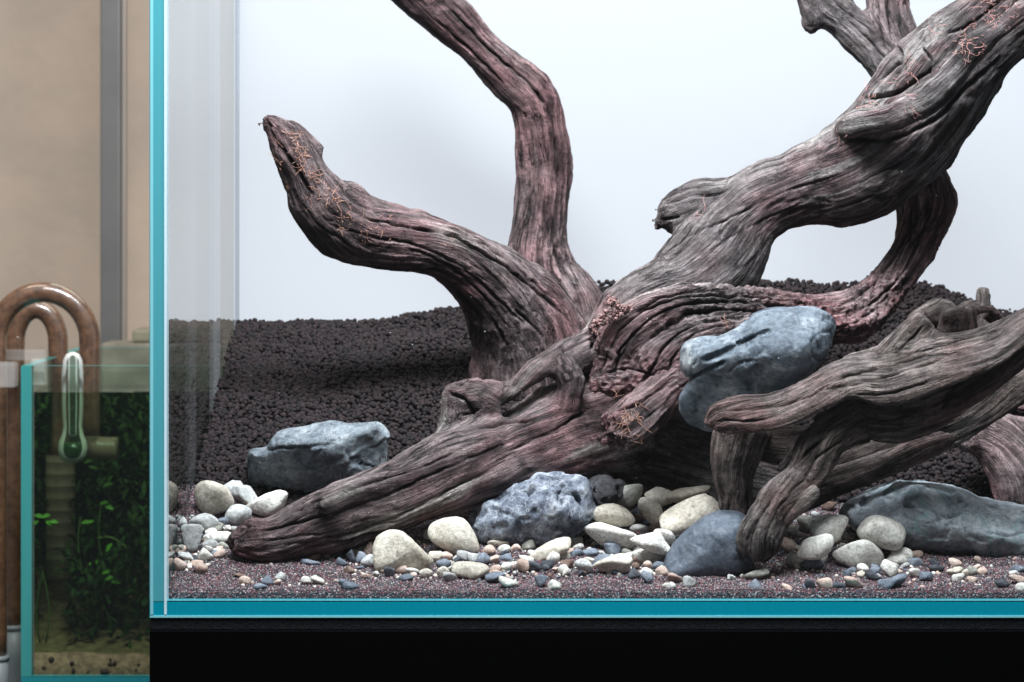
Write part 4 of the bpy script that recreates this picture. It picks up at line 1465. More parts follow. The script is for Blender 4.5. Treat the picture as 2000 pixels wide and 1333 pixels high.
GS = [[(1780, 616, 1792, 652, .345, .8), (1822, 588, 1834, 634, .345, .8), (1852, 586, 1852, 626, .345, .8), (1874, 600, 1866, 622, .345, .8)],
      [(1832, 640, 1856, 664, .335, .8), (1860, 602, 1882, 632, .335, .8), (1892, 580, 1900, 612, .335, .8), (1908, 590, 1906, 614, .335, .8)],
      [(1908, 566, 1934, 570, .36, .9), (1902, 592, 1936, 596, .36, .9), (1890, 640, 1945, 640, .36, .9)],
      [(1922, 598, 1936, 626, .34, .8), (1952, 612, 1944, 640, .34, .8), (1982, 640, 1962, 662, .34, .8)],
      [(1842, 610, 1848, 628, .33, .8), (1880, 604, 1882, 624, .33, .8), (1892, 640, 1872, 646, .33, .8), (1904, 670, 1884, 674, .33, .8)],
      [(1893, 602, 1908, 608, .325, .8), (1897, 640, 1914, 640, .325, .8), (1892, 672, 1912, 672, .325, .8)],
      [(1902, 598, 1906, 614, .33, .8), (1935, 596, 1936, 614, .33, .8), (1952, 610, 1944, 622, .33, .8)],
      [(1800, 636, 1810, 690, .352, .8), (1890, 636, 1892, 700, .352, .8), (1990, 650, 1990, 700, .352, .8)]]
tG = empty('gnarled_driftwood', at(1890, 660, .345))
tag(tG, 'small gnarled root driftwood with stubby arms lying on the dark soil behind the blade', 'driftwood')
driftwood('root', GS, 'pink', pal2='brown', blend=(-1.0, 0.9), h=0.0019, k=0.006, seed=111, lump=0.002, fibre=0.5, pinkness=0.3, streak=0.6, parent=tG)

HS = [[(1598, -24, 1556, 0, .33, .8), (1604, 12, 1571, 42, .33, .8), (1598, 40, 1571, 62, .33, .8), (1592, 64, 1576, 69, .33, .8)],
      [(1628, -62, 1565, -38, .335, .8), (1655, -10, 1588, 30, .333, .8), (1690, 28, 1632, 76, .332, .8), (1730, 68, 1670, 114, .33, .8), (1785, 105, 1712, 165, .32, .8), (1830, 170, 1760, 220, .30, .8)],
      [(1786, -60, 1692, -50, .34, .8), (1776, 0, 1690, 0, .338, .8), (1786, 35, 1692, 45, .335, .8), (1808, 85, 1712, 102, .328, .8), (1835, 160, 1758, 185, .31, .8)]]
tH = empty('branch_driftwood', at(1780, 150, .31))
tag(tH, 'dark two-pronged driftwood branch sticking up behind the top of the trunk', 'driftwood')
LH = [([(1635, 20), (1690, 72), (1745, 130)], 2.8, .004), ([(1735, -10), (1735, 50), (1748, 120)], 2.6, .004), ([(1715, 0), (1718, 50), (1730, 100)], 2.4, .004), ([(1755, 0), (1760, 60), (1775, 110)], 2.4, .004), ([(1610, 10), (1650, 55), (1700, 105)], 2.4, .003)]
driftwood('prong', HS, 'plum', pal2='grey', blend=(-.4, .9), top_pale=.25, k=0.006, lines=LH, seed=121, lump=0.002, fibre=1.1, streak=0.3, parent=tH)

# ------------------------------------------------------------------ big rocks
def poly_sdf(px, pz, poly):
    """signed distance (positive inside) to a closed polygon, numpy"""
    d = np.full(px.shape, 1e9)
    ins = np.zeros(px.shape, bool)
    n = len(poly)
    for i in range(n):
        ax, az = poly[i]
        bx, bz = poly[(i + 1) % n]
        ex, ez = bx - ax, bz - az
        t = np.clip(((px - ax) * ex + (pz - az) * ez) / (ex * ex + ez * ez + 1e-12), 0, 1)
        d = np.minimum(d, (px - ax - t * ex) ** 2 + (pz - az - t * ez) ** 2)
        c = ((az > pz) != (bz > pz)) & (px < (bx - ax) * (pz - az) / (bz - az + 1e-15) + ax)
        ins ^= c
    d = np.sqrt(d)
    return np.where(ins, d, -d)


def rock(name, outline, Y, T, R, material, label, h=0.0013, facets=(), grooves=(), noise=(0.0016, 45), fine=(0.0004, 220), seed=0, ky=0.0, pits=None, chip=0.0010, nf=10, fk=0.0016, fd=(0.86, 0.97)):
    """a stone: its outline in the photo stands at depth Y; T half thickness, R edge rounding (m)"""
    P2 = catmull(np.vstack([outline, outline[:1]]), len(outline) * 5)[:-1]
    W = np.array([at(x, y, Y) for x, y in P2])
    lo = W.min(0) - 0.006
    hi = W.max(0) + 0.006
    lo[1], hi[1] = Y - T - 0.005, Y + T + 0.005
    G = Grid(lo, hi, h)
    x, y, z = [G.lo[k] + h * np.arange(G.n[k]) for k in range(3)]
    X2, Z2 = np.meshgrid(x, z, indexing='ij')
    d2 = poly_sdf(X2, Z2, [(q[0], q[2]) for q in W])
    q = 1 - np.minimum(d2 / R, 1.0)
    wv = np.abs(y - Y) / T
    e = (q[:, None, :] ** 2.2 + (wv[None, :, None]) ** 2.2) ** (1 / 2.2)
    G.d = ((e - 1) * min(R, T)).astype(np.float32)
    r = np.random.default_rng(seed + 400)
    ci = np.argwhere(G.d < 0)[::7] * h + G.lo - np.array(at(0, 0, Y)) * np.array([0, 1, 0])
    cen = ci.mean(0)
    for _ in range(nf):
        nrm = r.normal(size=3)
        nrm[1] = -abs(nrm[1]) * 1.2
        nrm[2] = nrm[2] * 0.8 + 0.15
        nrm /= np.linalg.norm(nrm)
        sup = ((ci - cen) @ nrm).max()
        p = cen + nrm * sup * (fd[0] + (fd[1] - fd[0]) * r.random()) + np.array([0, Y, 0])
        G.cut(p, nrm, fk)
    for (px, py, dy), nrm, k in facets:
        p = at(px, py, Y)
        p.y = Y + dy
        G.cut(p, nrm, k)
    for g in grooves:
        if g[1] >= 5:
            G.score(*g)
    V, F = G.mesh()
    V = smooth_v(V, F, 2, 0.5)
    N = normals(V, F)
    Vf = V.astype(np.float32)
    dsp = noise[0] * fbm(Vf * noise[1], seed, 3) + fine[0] * fbm(Vf * fine[1], seed + 7, 3)
    # chipped faces: every cell of a scatter gets its own small step and tilt
    K = 70
    pc = V[r.integers(0, len(V), K)] + N[r.integers(0, len(V), K)] * 0.0
    cid = np.zeros(len(V), int)
    bd = np.full(len(V), 9.0)
    Vw = V + 0.004 * np.stack([vn(Vf * 70, seed + 31), vn(Vf * 70, seed + 32), vn(Vf * 70, seed + 33)], 1)
    for c_ in range(K):
        dd = ((Vw - pc[c_]) ** 2).sum(1) * (0.6 + 0.8 * r.random())
        m_ = dd < bd
        bd[m_], cid[m_] = dd[m_], c_
    stp, tl = r.normal(size=K) * chip, r.normal(size=(K, 3)) * chip * 55
    dsp += stp[cid] * 0.6 + np.clip(((V - pc[cid]) * tl[cid]).sum(1), -2 * chip, 2 * chip)
    cr = fbm(Vf * 26, seed + 21, 3)
    dsp -= 0.0016 * np.exp(-(cr / 0.02) ** 2) * sstep(0, .3, vn(Vf * 18, seed + 22))
    if pits:
        for sc, dep, th in pits:
            n = vn(Vf * sc, seed + 13)
            dsp -= dep * sstep(th, th + 0.35, n)
    for li, g in enumerate(grooves):
        if g[1] < 5:
            dsp -= furrow(V, N, G, g[0], g[1] * .8, g[2] * .8, seed + 60 + li)
    V = V + N * dsp[:, None]
    V = smooth_v(V, F, 1, 0.2)
    V[:, 1] = np.maximum(V[:, 1], 0.0112)
    o = link_mesh(name, V, F, material, origin=tuple(V.mean(0) * np.array([1, 1, 0]) + np.array([0, 0, V[:, 2].min()])))
    return tag(o, label, 'rock')


m_blue = stone_mat('blue_grey_stone', (0.055, 0.072, 0.095), (0.19, 0.22, 0.25), (0.42, 0.45, 0.475), vein=((0.36, 0.40, 0.43), 22, 0.010), scale=34, speck=0.55, bump=1.0, patch=(0.34, 0.68), rough=0.55)
m_pit = stone_mat('pitted_blue_stone', (0.045, 0.055, 0.085), (0.19, 0.215, 0.27), (0.50, 0.525, 0.57), vein=((0.48, 0.51, 0.56), 46, 0.016), scale=60, speck=0.6, bump=1.2, patch=(0.36, 0.64))
m_perch = stone_mat('veined_blue_stone', (0.045, 0.062, 0.088), (0.175, 0.21, 0.25), (0.47, 0.49, 0.505), scale=30, speck=0.5, bump=0.9, patch=(0.37, 0.66), rough=0.52)
m_slate = stone_mat('slate_blue_stone', (0.06, 0.07, 0.09), (0.115, 0.14, 0.18), (0.22, 0.25, 0.30), scale=36, speck=0.25, bump=0.5, patch=(0.3, 0.72), rough=0.5)
m_flat = stone_mat('green_blue_stone', (0.095, 0.11, 0.128), (0.28, 0.315, 0.345), (0.50, 0.53, 0.55), vein=((0.15, 0.24, 0.25), 7, 0.02), scale=30, speck=0.6, bump=1.0, patch=(0.34, 0.68), rough=0.55)
m_lava = stone_mat('dark_lava_stone', (0.022, 0.021, 0.026), (0.06, 0.058, 0.066), (0.15, 0.15, 0.165), scale=60, speck=0.6, bump=1.2)

R1 = [(476, 925), (479, 896), (491, 880), (519, 874), (529, 855), (544, 841), (566, 834), (620, 828), (695, 826), (736, 825), (754, 836), (760, 853), (758, 905), (748, 962), (650, 990), (565, 988), (509, 970), (482, 946)]
rock('blue_rock', R1, .160, .030, .022, m_blue, 'blue-grey squarish rock with a ledge, resting against the soil slope behind the trunk foot', seed=5,
     facets=[((640, 872, -.030), (-.15, -.80, -.75), .006), ((700, 850, -.022), (.62, -.72, -.25), .003), ((560, 850, -.024), (-.2, -.7, .65), .004), ((500, 930, -.026), (-.7, -.7, .15), .006)],
     grooves=[([(514, 878), (580, 875), (650, 868)], 3.0, .006), ([(546, 914), (600, 912), (664, 896)], 7, .006, .003), ([(690, 842), (640, 868), (604, 905)], 2, .003), ([(545, 850), (575, 858), (578, 872)], 2.2, .004), ([(700, 905), (735, 915), (745, 950)], 2.2, .004), ([(560, 930), (575, 960)], 2, .003)])
R2 = [(912, 1018), (931, 985), (965, 972), (979, 961), (1015, 934), (1048, 923), (1105, 925), (1131, 931), (1152, 944), (1166, 965), (1170, 990), (1160, 1015), (1140, 1045), (1090, 1070), (1042, 1075), (990, 1068), (940, 1058), (918, 1038)]
rock('pitted_rock', R2, .125, .030, .030, m_pit, 'pitted blue rock with pale veins and dark holes, below the trunk among the pebbles', seed=15,
     noise=(.0032, 42), fine=(.0011, 150), pits=[(85, .0075, .36), (190, .0030, .30)], chip=.0009,
     facets=[((985, 985, -.022), (-.35, -.85, .45), .006), ((1010, 1040, -.026), (.05, -.9, -.25), .004)],
     grooves=[([(1098, 948), (1092, 966), (1096, 984)], 6, .010, .003), ([(1132, 962), (1127, 976)], 5.2, .008, .003), ([(1062, 985), (1070, 997)], 4, .006), ([(1010, 955), (1040, 965), (1050, 990)], 3, .004), ([(985, 1000), (1010, 1020), (1005, 1045)], 3, .004), ([(1110, 1010), (1120, 1035)], 4, .006), ([(1060, 935), (1075, 950)], 4, .006)])
R2b = [(1138, 948), (1155, 935), (1180, 931), (1205, 935), (1219, 949), (1216, 966), (1199, 985), (1192, 1008), (1160, 1012), (1140, 980)]
rock('lava_rock', R2b, .150, .018, .016, m_lava, 'small dark rough rock touching the back of the pitted blue rock', seed=25, noise=(.003, 70), fine=(.0012, 180), pits=[(140, .003, .35)])
R3 = [(1326, 808), (1325, 781), (1334, 757), (1344, 740), (1335, 724), (1332, 702), (1341, 676), (1369, 661), (1405, 654), (1447, 631), (1492, 609), (1538, 597), (1566, 598), (1601, 611), (1626, 631), (1638, 652),
      (1636, 671), (1618, 692), (1594, 719), (1559, 748), (1510, 770), (1474, 784), (1456, 812), (1440, 842), (1402, 853), (1366, 846), (1338, 829)]
rock('perched_rock', R3, .098, .034, .030, m_perch, 'large rounded blue-grey rock with a dark crevice, perched between the blade and the swirled driftwood', seed=35,
     noise=(.0022, 34), fine=(.0005, 190),
     facets=[((1480, 690, -.033), (-.1, -.86, -.52), .007), ((1540, 640, -.024), (.05, -.72, .7), .008), ((1600, 680, -.022), (.7, -.7, -.1), .008)],
     grooves=[([(1372, 706), (1425, 684), (1470, 661), (1508, 646)], 5.4, .006, .003), ([(1338, 742), (1375, 728), (1415, 708)], 4.5, .008), ([(1420, 730), (1445, 712), (1490, 700)], 2, .003), ([(1560, 640), (1590, 660), (1600, 690)], 1.8, .002), ([(1370, 790), (1400, 800), (1410, 830)], 2, .0025)])
R4 = [(1292, 1112), (1304, 1083), (1330, 1048), (1360, 1019), (1398, 998), (1430, 997), (1462, 1008), (1474, 1035), (1476, 1075), (1460, 1110), (1420, 1128), (1365, 1136), (1310, 1130)]
rock('slate_rock', R4, .066, .024, .016, m_slate, 'smooth slate-blue wedge-shaped rock on the sand beside the front driftwood leg', seed=45, noise=(.0014, 30), fine=(.0003, 200),
     chip=.0003, facets=[((1385, 1050, -.0225), (-.55, -.72, .42), .0025), ((1430, 1060, -.0225), (.48, -.85, .2), .0025), ((1390, 1105, -.022), (.05, -.95, -.2), .006), ((1410, 1000, .0), (-.1, -.3, .95), .004)],
     grooves=[([(1436, 1072), (1452, 1092), (1464, 1116)], 2.2, .004), ([(1350, 1060), (1380, 1075)], 1.6, .0015)])
R5 = [(1632, 1005), (1655, 978), (1685, 960), (1730, 944), (1756, 940), (1805, 943), (1844, 947), (1870, 951), (1910, 969), (1955, 982), (2010, 990), (2075, 1008), (2105, 1045), (2080, 1085), (2000, 1095), (1928, 1100), (1865, 1086), (1820, 1083), (1755, 1072), (1695, 1048), (1652, 1030)]
rock('wide_rock', R5, .125, .044, .034, m_flat, 'widest blue-grey rock, low and lumpy, half sunk in the sand below the pink driftwood', seed=55, noise=(.003, 30), fine=(.0007, 160),
     facets=[((1760, 985, -.034), (-.35, -.72, .6), .006), ((1900, 1000, -.03), (.25, -.62, .72), .006), ((1860, 1060, -.042), (.05, -.93, -.25), .006)],
     grooves=[([(1754, 962), (1766, 985), (1812, 992), (1852, 1006), (1886, 998)], 3.6, .006), ([(1868, 976), (1888, 990)], 7, .009, .003), ([(1930, 985), (1980, 1000), (2030, 1010)], 2.6, .004), ([(1900, 1030), (1960, 1045), (2010, 1040)], 3, .004), ([(1690, 985), (1740, 990)], 2.4, .003)])

# ------------------------------------------------------------------ river pebbles and gravel
PM = {
    'c': stone_mat('cream_pebble', (0.40, 0.35, 0.285), (0.62, 0.565, 0.48), (0.74, 0.69, 0.61), scale=44, speck=0.5, bump=0.7, rough=0.75),
    'w': stone_mat('white_pebble', (0.50, 0.475, 0.425), (0.70, 0.68, 0.63), (0.79, 0.775, 0.74), scale=48, speck=0.55, bump=0.7, rough=0.75, vein=((0.36, 0.34, 0.30), 30, 0.006)),
    'g': stone_mat('grey_pebble', (0.27, 0.275, 0.275), (0.46, 0.465, 0.46), (0.62, 0.62, 0.61), scale=50, speck=0.4, bump=0.7, rough=0.7, vein=((0.6, 0.6, 0.6), 36, 0.010)),
    's': stone_mat('slate_chip', (0.075, 0.088, 0.115), (0.16, 0.185, 0.23), (0.30, 0.325, 0.37), scale=70, speck=0.2, bump=0.6, rough=0.6),
    'p': stone_mat('peach_pebble', (0.42, 0.27, 0.22), (0.62, 0.47, 0.40), (0.74, 0.64, 0.58), scale=70, speck=0.35, bump=0.7, rough=0.7),
    'o': stone_mat('olive_pebble', (0.19, 0.185, 0.16), (0.34, 0.335, 0.295), (0.50, 0.49, 0.45), scale=70, speck=0.5, bump=0.7, rough=0.7),
    'b': stone_mat('brown_chip', (0.085, 0.05, 0.04), (0.20, 0.13, 0.105), (0.42, 0.31, 0.26), scale=90, speck=0.5, bump=0.9, rough=0.7),
    'k': stone_mat('charcoal_chip', (0.03, 0.034, 0.042), (0.065, 0.072, 0.088), (0.15, 0.16, 0.185), scale=80, speck=0.2, bump=0.7, rough=0.6),
}
CW = {'c': 'cream', 'w': 'white', 'g': 'pale grey', 's': 'slate-blue', 'p': 'peach', 'o': 'olive-grey', 'b': 'brown', 'k': 'charcoal'}


def pebble(x0, y0, x1, y1, col, kind, tilt=0.0, Y=None, dep=None, seed=0):
    """one stone whose picture box is x0..x1, y0..y1; kind r round, f flat, a angular"""
    r = np.random.default_rng(1000 + seed)
    W, H = (x1 - x0) / 2.0, (y1 - y0) / 2.0
    th = math.radians(tilt)
    c2 = math.cos(2 * th)
    if abs(c2) > 0.25 and tilt:
        S, Dv = W * W + H * H, (W * W - H * H) / c2
        a = math.sqrt(max((S + Dv) / 2, (0.35 * max(W, H)) ** 2))
        b = math.sqrt(max((S - Dv) / 2, (0.30 * min(W, H)) ** 2))
    else:
        a, b = W, H
    cx, cy = (x0 + x1) / 2.0, (y0 + y1) / 2.0
    if Y is None:
        Y = ray_ground(cx, y1 - 0.06 * (y1 - y0))
    s = sc_at(Y)
    ha, hb = a * s, b * s
    hd = (dep or {'r': 0.85, 'f': 0.75, 'a': 0.8}[kind]) * (min(ha, hb) * 0.5 + max(ha, hb) * 0.5)
    big = (x1 - x0) * (y1 - y0) > 2200
    V0, F = ICO4 if big else ICO3
    if kind == 'a':
        k, pw, sm = 11, 13.0, 0.55
    elif kind == 'f':
        k, pw, sm = 16, 7.0, 0.82
    else:
        k, pw, sm = 18, 5.0, 0.88
    n = r.normal(size=(k, 3))
    n /= np.linalg.norm(n, axis=1, keepdims=True)
    dd = sm + (1 - sm) * r.random(k)
    t = np.maximum(V0 @ n.T, 0) / dd
    rad = (np.sum(t ** pw, 1) + 1e-6) ** (-1 / pw)
    rad = np.minimum(rad, 1.5)
    V = V0 * rad[:, None]
    ext = np.abs(V).max(0)
    lo, hi = V.min(0), V.max(0)
    V = (V - (lo + hi) / 2) / ((hi - lo) / 2)
    V = V * np.array([ha, hd, hb])
    am = {'a': 0.05, 'f': 0.025, 'r': 0.02}[kind] * min(ha, hb)
    nn = V0 * (am * fbm(V0 * 2.6 + seed * 3.1, seed, 3))[:, None]
    V = V + nn
    if kind != 'a':
        V = V + V0 * (0.06 * min(ha, hb) * vn(V0 * 1.3 + seed, seed + 5))[:, None]
    ct, st_ = math.cos(th), math.sin(th)
    V = np.stack([V[:, 0] * ct - V[:, 2] * st_, V[:, 1], V[:, 0] * st_ + V[:, 2] * ct], 1)
    c = np.array(at(cx, cy, Y))
    ymin = 0.0118 + hd
    if c[1] < ymin:
        c = np.array(at(cx, cy, ymin))
    o = link_mesh('pebble' if big else 'gravel_stone', V + c, F, PM[col], origin=tuple(c))
    return o


# name, box, colour, kind, tilt (deg, counter-clockwise), depth or None, label
BIG = [
    (378, 940, 457, 1011, 'c', 'r', -28, None, 'cream egg-shaped pebble leaning by the side glass, tilted toward the trunk foot'),
    (425, 939, 477, 968, 'g', 'f', 12, None, 'grey pebble half hidden between the egg-shaped pebble and the squarish blue rock'),
    (447, 948, 512, 990, 'g', 'a', -18, None, 'angular grey-white pebble wedged in front of the squarish blue rock'),
    (440, 985, 489, 1030, 'g', 'r', 50, None, 'rounded pale grey pebble behind the tip of the trunk foot'),
    (485, 960, 567, 1016, 'w', 'f', 22, None, 'white slab pebble leaning against the trunk foot, below the squarish blue rock'),
    (371, 1004, 428, 1036, 'g', 'f', 4, None, 'flat grey-white pebble lying just below the cream egg-shaped pebble'),
    (356, 1022, 401, 1076, 'g', 'a', 12, None, 'upright grey block pebble beside the side glass'),
    (397, 1037, 458, 1062, 'w', 'f', -3, None, 'long pale pebble pointing at the end of the trunk foot'),
    (728, 1034, 846, 1120, 'c', 'a', -6, None, 'blocky cream pebble with a flat pocked face under the trunk'),
    (842, 1004, 943, 1086, 'c', 'r', -30, None, 'big round cream pebble between the blocky cream pebble and the pitted rock'),
    (882, 1098, 957, 1131, 'c', 'f', -4, None, 'flat oval cream pebble lying on the sand below the big round pebble'),
    (1034, 1054, 1118, 1098, 'c', 'f', 20, None, 'flat cream pebble tilted in front of the pitted blue rock'),
    (1137, 1021, 1248, 1083, 'w', 'r', -4, None, 'biggest white oval pebble, flat-topped, beside the pitted blue rock'),
    (1232, 1034, 1317, 1082, 'w', 'f', -18, .072, 'white flat pebble tipped down toward the slate wedge rock'),
    (1274, 1034, 1320, 1064, 'w', 'f', -8, .095, 'white pebble tucked under the tipped flat pebble, toward the wedge rock'),
    (1233, 1070, 1302, 1102, 'w', 'f', -6, None, 'pale pebble half buried under the tipped white flat pebble'),
    (1155, 984, 1241, 1030, 'c', 'r', -6, .120, 'domed beige pebble with slate chips on it, behind the biggest white pebble'),
    (1196, 943, 1258, 994, 'o', 'f', 30, .155, 'greenish grey oval pebble leaning on the dark rough rock'),
    (1242, 975, 1296, 1020, 'c', 'r', -20, .145, 'round beige pebble below the greenish grey oval pebble'),
    (1258, 952, 1324, 998, 'c', 'f', -14, .155, 'cream oval pebble carrying the end of the thin flat pebble'),
    (1300, 949, 1390, 986, 'c', 'f', 13, .142, 'thin flat beige pebble lying on top of the cream oval pebbles'),
    (1287, 972, 1410, 1040, 'c', 'f', 15, .115, 'large flat beige pebble behind the slate wedge rock'),
    (1158, 1085, 1237, 1125, 'c', 'f', 9, None, 'cream oval pebble lying on the sand in front of the biggest white pebble'),
    (1121, 1091, 1159, 1120, 'g', 'r', -20, None, 'round grey pebble touching the cream oval pebble on the sand'),
    (1583, 994, 1656, 1062, 'w', 'r', 35, .078, 'upper white oval pebble of the overlapping pair beside the front leg'),
    (1554, 1045, 1630, 1096, 'w', 'r', 22, .056, 'lower white oval pebble of the overlapping pair beside the front leg'),
    (1626, 1052, 1731, 1113, 'w', 'f', -9, None, 'white flattened pebble sprinkled with dark red specks, on the sand'),
    (1679, 1008, 1768, 1072, 'w', 'r', -20, .078, 'smooth round white pebble standing in front of the wide blue-grey rock'),
    (1731, 1066, 1783, 1105, 'w', 'r', -10, None, 'pale pebble half buried below the smooth round white pebble'),
]
SMALL = """
474 986 494 1004 c r;405 1019 437 1040 o r;420 1011 446 1029 s r;392 1053 428 1074 g f 8;423 1058 446 1075 o r;384 1069 418 1098 w a;414 1073 443 1094 p r 18;
346 1077 382 1098 g f -22;337 1092 364 1116 p r -30;364 1094 398 1108 p f 4;380 1097 404 1124 p r 50;345 1065 364 1081 p a;400 1030 424 1046 w r;418 1067 436 1080 p r;436 1026 452 1040 w r;
372 1084 392 1098 k a;466 1125 490 1143 p r -12;454 1119 482 1131 b f -14;509 1124 536 1144 s a;535 1117 558 1136 g a;533 1131 551 1144 p r;494 1139 522 1154 s f 4;587 1125 609 1143 w r;
607 1124 634 1143 w a;661 1131 686 1151 s a;668 1136 704 1156 s a;671 1106 698 1126 b a;587 1092 626 1108 s f -4;594 1076 626 1097 b a;626 1073 649 1094 b a;647 1073 670 1092 k a;
675 1073 695 1103 k a;656 1089 682 1109 s a;695 1077 718 1102 s a;709 1059 731 1088 p r 60;695 1061 718 1082 o r;704 1083 737 1111 g r;827 1034 844 1056 w r;
749 1106 773 1130 k a;771 1101 797 1124 p r;777 1121 808 1137 s f 8;792 1109 820 1125 w r;794 1097 812 1113 s r;812 1097 835 1115 w r;818 1109 845 1131 c r -20;824 1085 847 1106 c a;836 1076 865 1100 c a;
855 1078 885 1097 p r;850 1092 881 1113 s r;853 1106 878 1131 c r 30;865 1117 894 1138 g a;884 1088 901 1107 k a;891 1075 920 1099 g a;912 1080 934 1101 g a;928 1079 957 1108 s a;940 1064 968 1089 p r;
951 1054 997 1073 c a;972 1064 999 1086 w r;955 1084 976 1106 p a;996 1062 1018 1082 p a;1018 1053 1046 1079 o a;973 1081 1003 1099 s a;1014 1083 1043 1102 w r -25;1008 1092 1035 1117 p r -30;
954 1103 981 1125 p a;978 1098 1001 1116 w r;1030 1095 1058 1116 k a;1054 1093 1082 1112 k f -6;948 1116 987 1139 s a 18;974 1124 1013 1156 w a;1044 1122 1071 1149 s a;1069 1132 1097 1159 w a;
1066 1045 1093 1060 p f 8;1066 1078 1094 1105 w r;1087 1077 1116 1096 c r;1104 1071 1121 1086 p a;1110 1071 1143 1095 s f 18;1131 1071 1171 1093 s f 8;1155 1080 1194 1108 s f 26;1093 1093 1121 1113 b a;
1090 1102 1110 1123 w r 60;1140 1088 1166 1104 c a;1179 1060 1214 1089 s a;1120 1022 1152 1047 w r -20;1111 1048 1140 1071 o a;1116 1062 1141 1079 w f 18;1132 1005 1160 1032 c a;1152 997 1177 1011 b a;
1161 1008 1186 1027 s a;1178 1007 1209 1028 k a;1195 1002 1219 1024 k a;1234 1003 1262 1023 b a;1252 990 1272 1012 s a;1252 1009 1279 1029 s a;1233 987 1257 1006 k a;1266 1017 1302 1041 p a;
1292 1020 1314 1038 p a;1302 1025 1324 1045 g a;1312 1031 1335 1056 p a;1230 1024 1272 1041 w f -6;1255 1095 1277 1113 p r;1273 1096 1299 1114 s r;1280 1104 1307 1126 p a;1249 1108 1276 1125 w r;
1226 1111 1253 1133 k a;1252 1114 1276 1141 s a;1233 1098 1249 1114 b r;1213 1071 1237 1087 o a;1218 1079 1239 1099 w a;1234 1086 1256 1104 b a;1303 1120 1337 1141 p a -10;1291 1136 1321 1158 w a;1333 1125 1360 1150 g a;
1451 1110 1503 1134 o a 5;1453 1131 1492 1160 s a;1525 1140 1548 1158 p r -30;1570 1131 1595 1155 k a;1597 1125 1627 1156 p a 30;1618 1137 1654 1159 k a;1646 1126 1685 1153 p a -10;1535 1075 1568 1111 w r -50;
1520 1050 1557 1080 p f -30;1564 1090 1609 1114 s f 8;1585 1084 1618 1105 w a;1639 1039 1675 1056 w f 4;1622 1046 1646 1066 p a;1653 1008 1677 1032 p a;1698 1057 1726 1077 o a;1652 1029 1674 1044 k a;
1606 979 1635 999 b a;1559 1003 1592 1041 o f 50;1532 1027 1560 1049 o a;1584 998 1600 1012 g r;1674 1101 1698 1121 w r;1673 1114 1692 1131 c a;1652 1107 1673 1122 s a;1645 1113 1664 1129 s a;1699 1102 1720 1125 s a;
1688 1117 1720 1134 k f -10;1719 1096 1754 1128 w a -30;1714 1129 1752 1156 s a;1737 1120 1772 1150 s a;1773 1089 1803 1108 s a;1775 1074 1804 1093 p f 18;1774 1110 1798 1128 w a;1795 1116 1823 1137 s a;
1814 1102 1846 1119 k f -8;1852 1090 1877 1111 p r -30;1847 1107 1882 1127 c a;1876 1111 1896 1128 c r;1888 1104 1913 1128 o a;1909 1108 1929 1128 p r;1859 1122 1882 1137 w a;1888 1126 1910 1140 p a;
1943 1132 1972 1149 k f -6;1972 1104 2004 1125 s a;1970 1122 2004 1142 p a;1982 1138 2010 1156 w r;1970 1114 1990 1128 w a;1757 1098 1780 1112 g a;1744 1112 1764 1126 p a;
346 1008 366 1030 g r;350 1048 366 1064 g a;412 1044 430 1056 p a;740 1110 756 1124 p a;900 1068 920 1082 w a;1078 1108 1094 1120 p a;1128 1114 1146 1126 k a;1186 1082 1204 1094 w a;1420 1122 1438 1136 g a;1310 1100 1324 1112 w a;1350 1150 1366 1161 p a
"""
fr = np.random.default_rng(31)
FILL = []
for (xa, xb, ya, yb, n_) in ((350, 460, 1012, 1108, 14), (690, 1000, 1066, 1128, 28), (980, 1340, 1010, 1118, 38), (1530, 1770, 1010, 1118, 18), (1800, 1990, 1092, 1140, 5)):
    for _ in range(n_):
        cx_, cy_ = xa + fr.random() * (xb - xa), ya + fr.random() * (yb - ya)
        w_ = 13 + 11 * fr.random() ** 1.5
        h_ = w_ * (0.6 + 0.3 * fr.random())
        FILL.append('%.0f %.0f %.0f %.0f %s %s %.0f' % (cx_ - w_ / 2, cy_ - h_ / 2, cx_ + w_ / 2, cy_ + h_ / 2, 'ccwwwwgsskppow'[int(fr.random() * 14)], 'raa'[int(fr.random() * 3)], fr.random() * 50 - 25))
SMALL = SMALL.strip().rstrip(';') + ';' + ';'.join(FILL)
px_seed = 0
for q in BIG:
    px_seed += 1
    x0, y0, x1, y1, c, kd, tl, Y, lab = q
    o = pebble(x0, y0, x1, y1, c, kd, tl, Y, seed=px_seed)
    o.name = 'pebble'
    tag(o, lab, 'pebble', 'river pebbles on the sand')

MARK = [(345, 1110, 'the side glass'), (480, 1060, 'the blunt trunk foot'), (600, 1070, 'the trunk foot underside'), (417, 976, 'the cream egg-shaped pebble'), (526, 988, 'the white slab pebble'),
        (378, 1048, 'the upright grey block'), (785, 1075, 'the blocky cream pebble'), (893, 1045, 'the big round cream pebble'), (920, 1114, 'the flat oval cream pebble'), (1076, 1076, 'the tilted flat cream pebble'),
        (1000, 1040, 'the pitted blue rock'), (1192, 1050, 'the biggest white pebble'), (1275, 1058, 'the tipped white pebble'), (1197, 1105, 'the cream oval on the sand'), (1140, 1105, 'the round grey pebble'),
        (1198, 1007, 'the domed beige pebble'), (1345, 1008, 'the large flat beige pebble'), (1385, 1075, 'the slate wedge rock'), (1485, 1070, 'the front driftwood leg'), (1605, 1045, 'the overlapping white pair'),
        (1678, 1085, 'the red-specked white pebble'), (1724, 1040, 'the smooth round white pebble'), (1850, 1050, 'the wide blue-grey rock'), (1757, 1087, 'the half-buried pale pebble')]
SHAPE = {'r': 'rounded', 'f': 'flat', 'a': 'angular'}
used = {}
rec = []
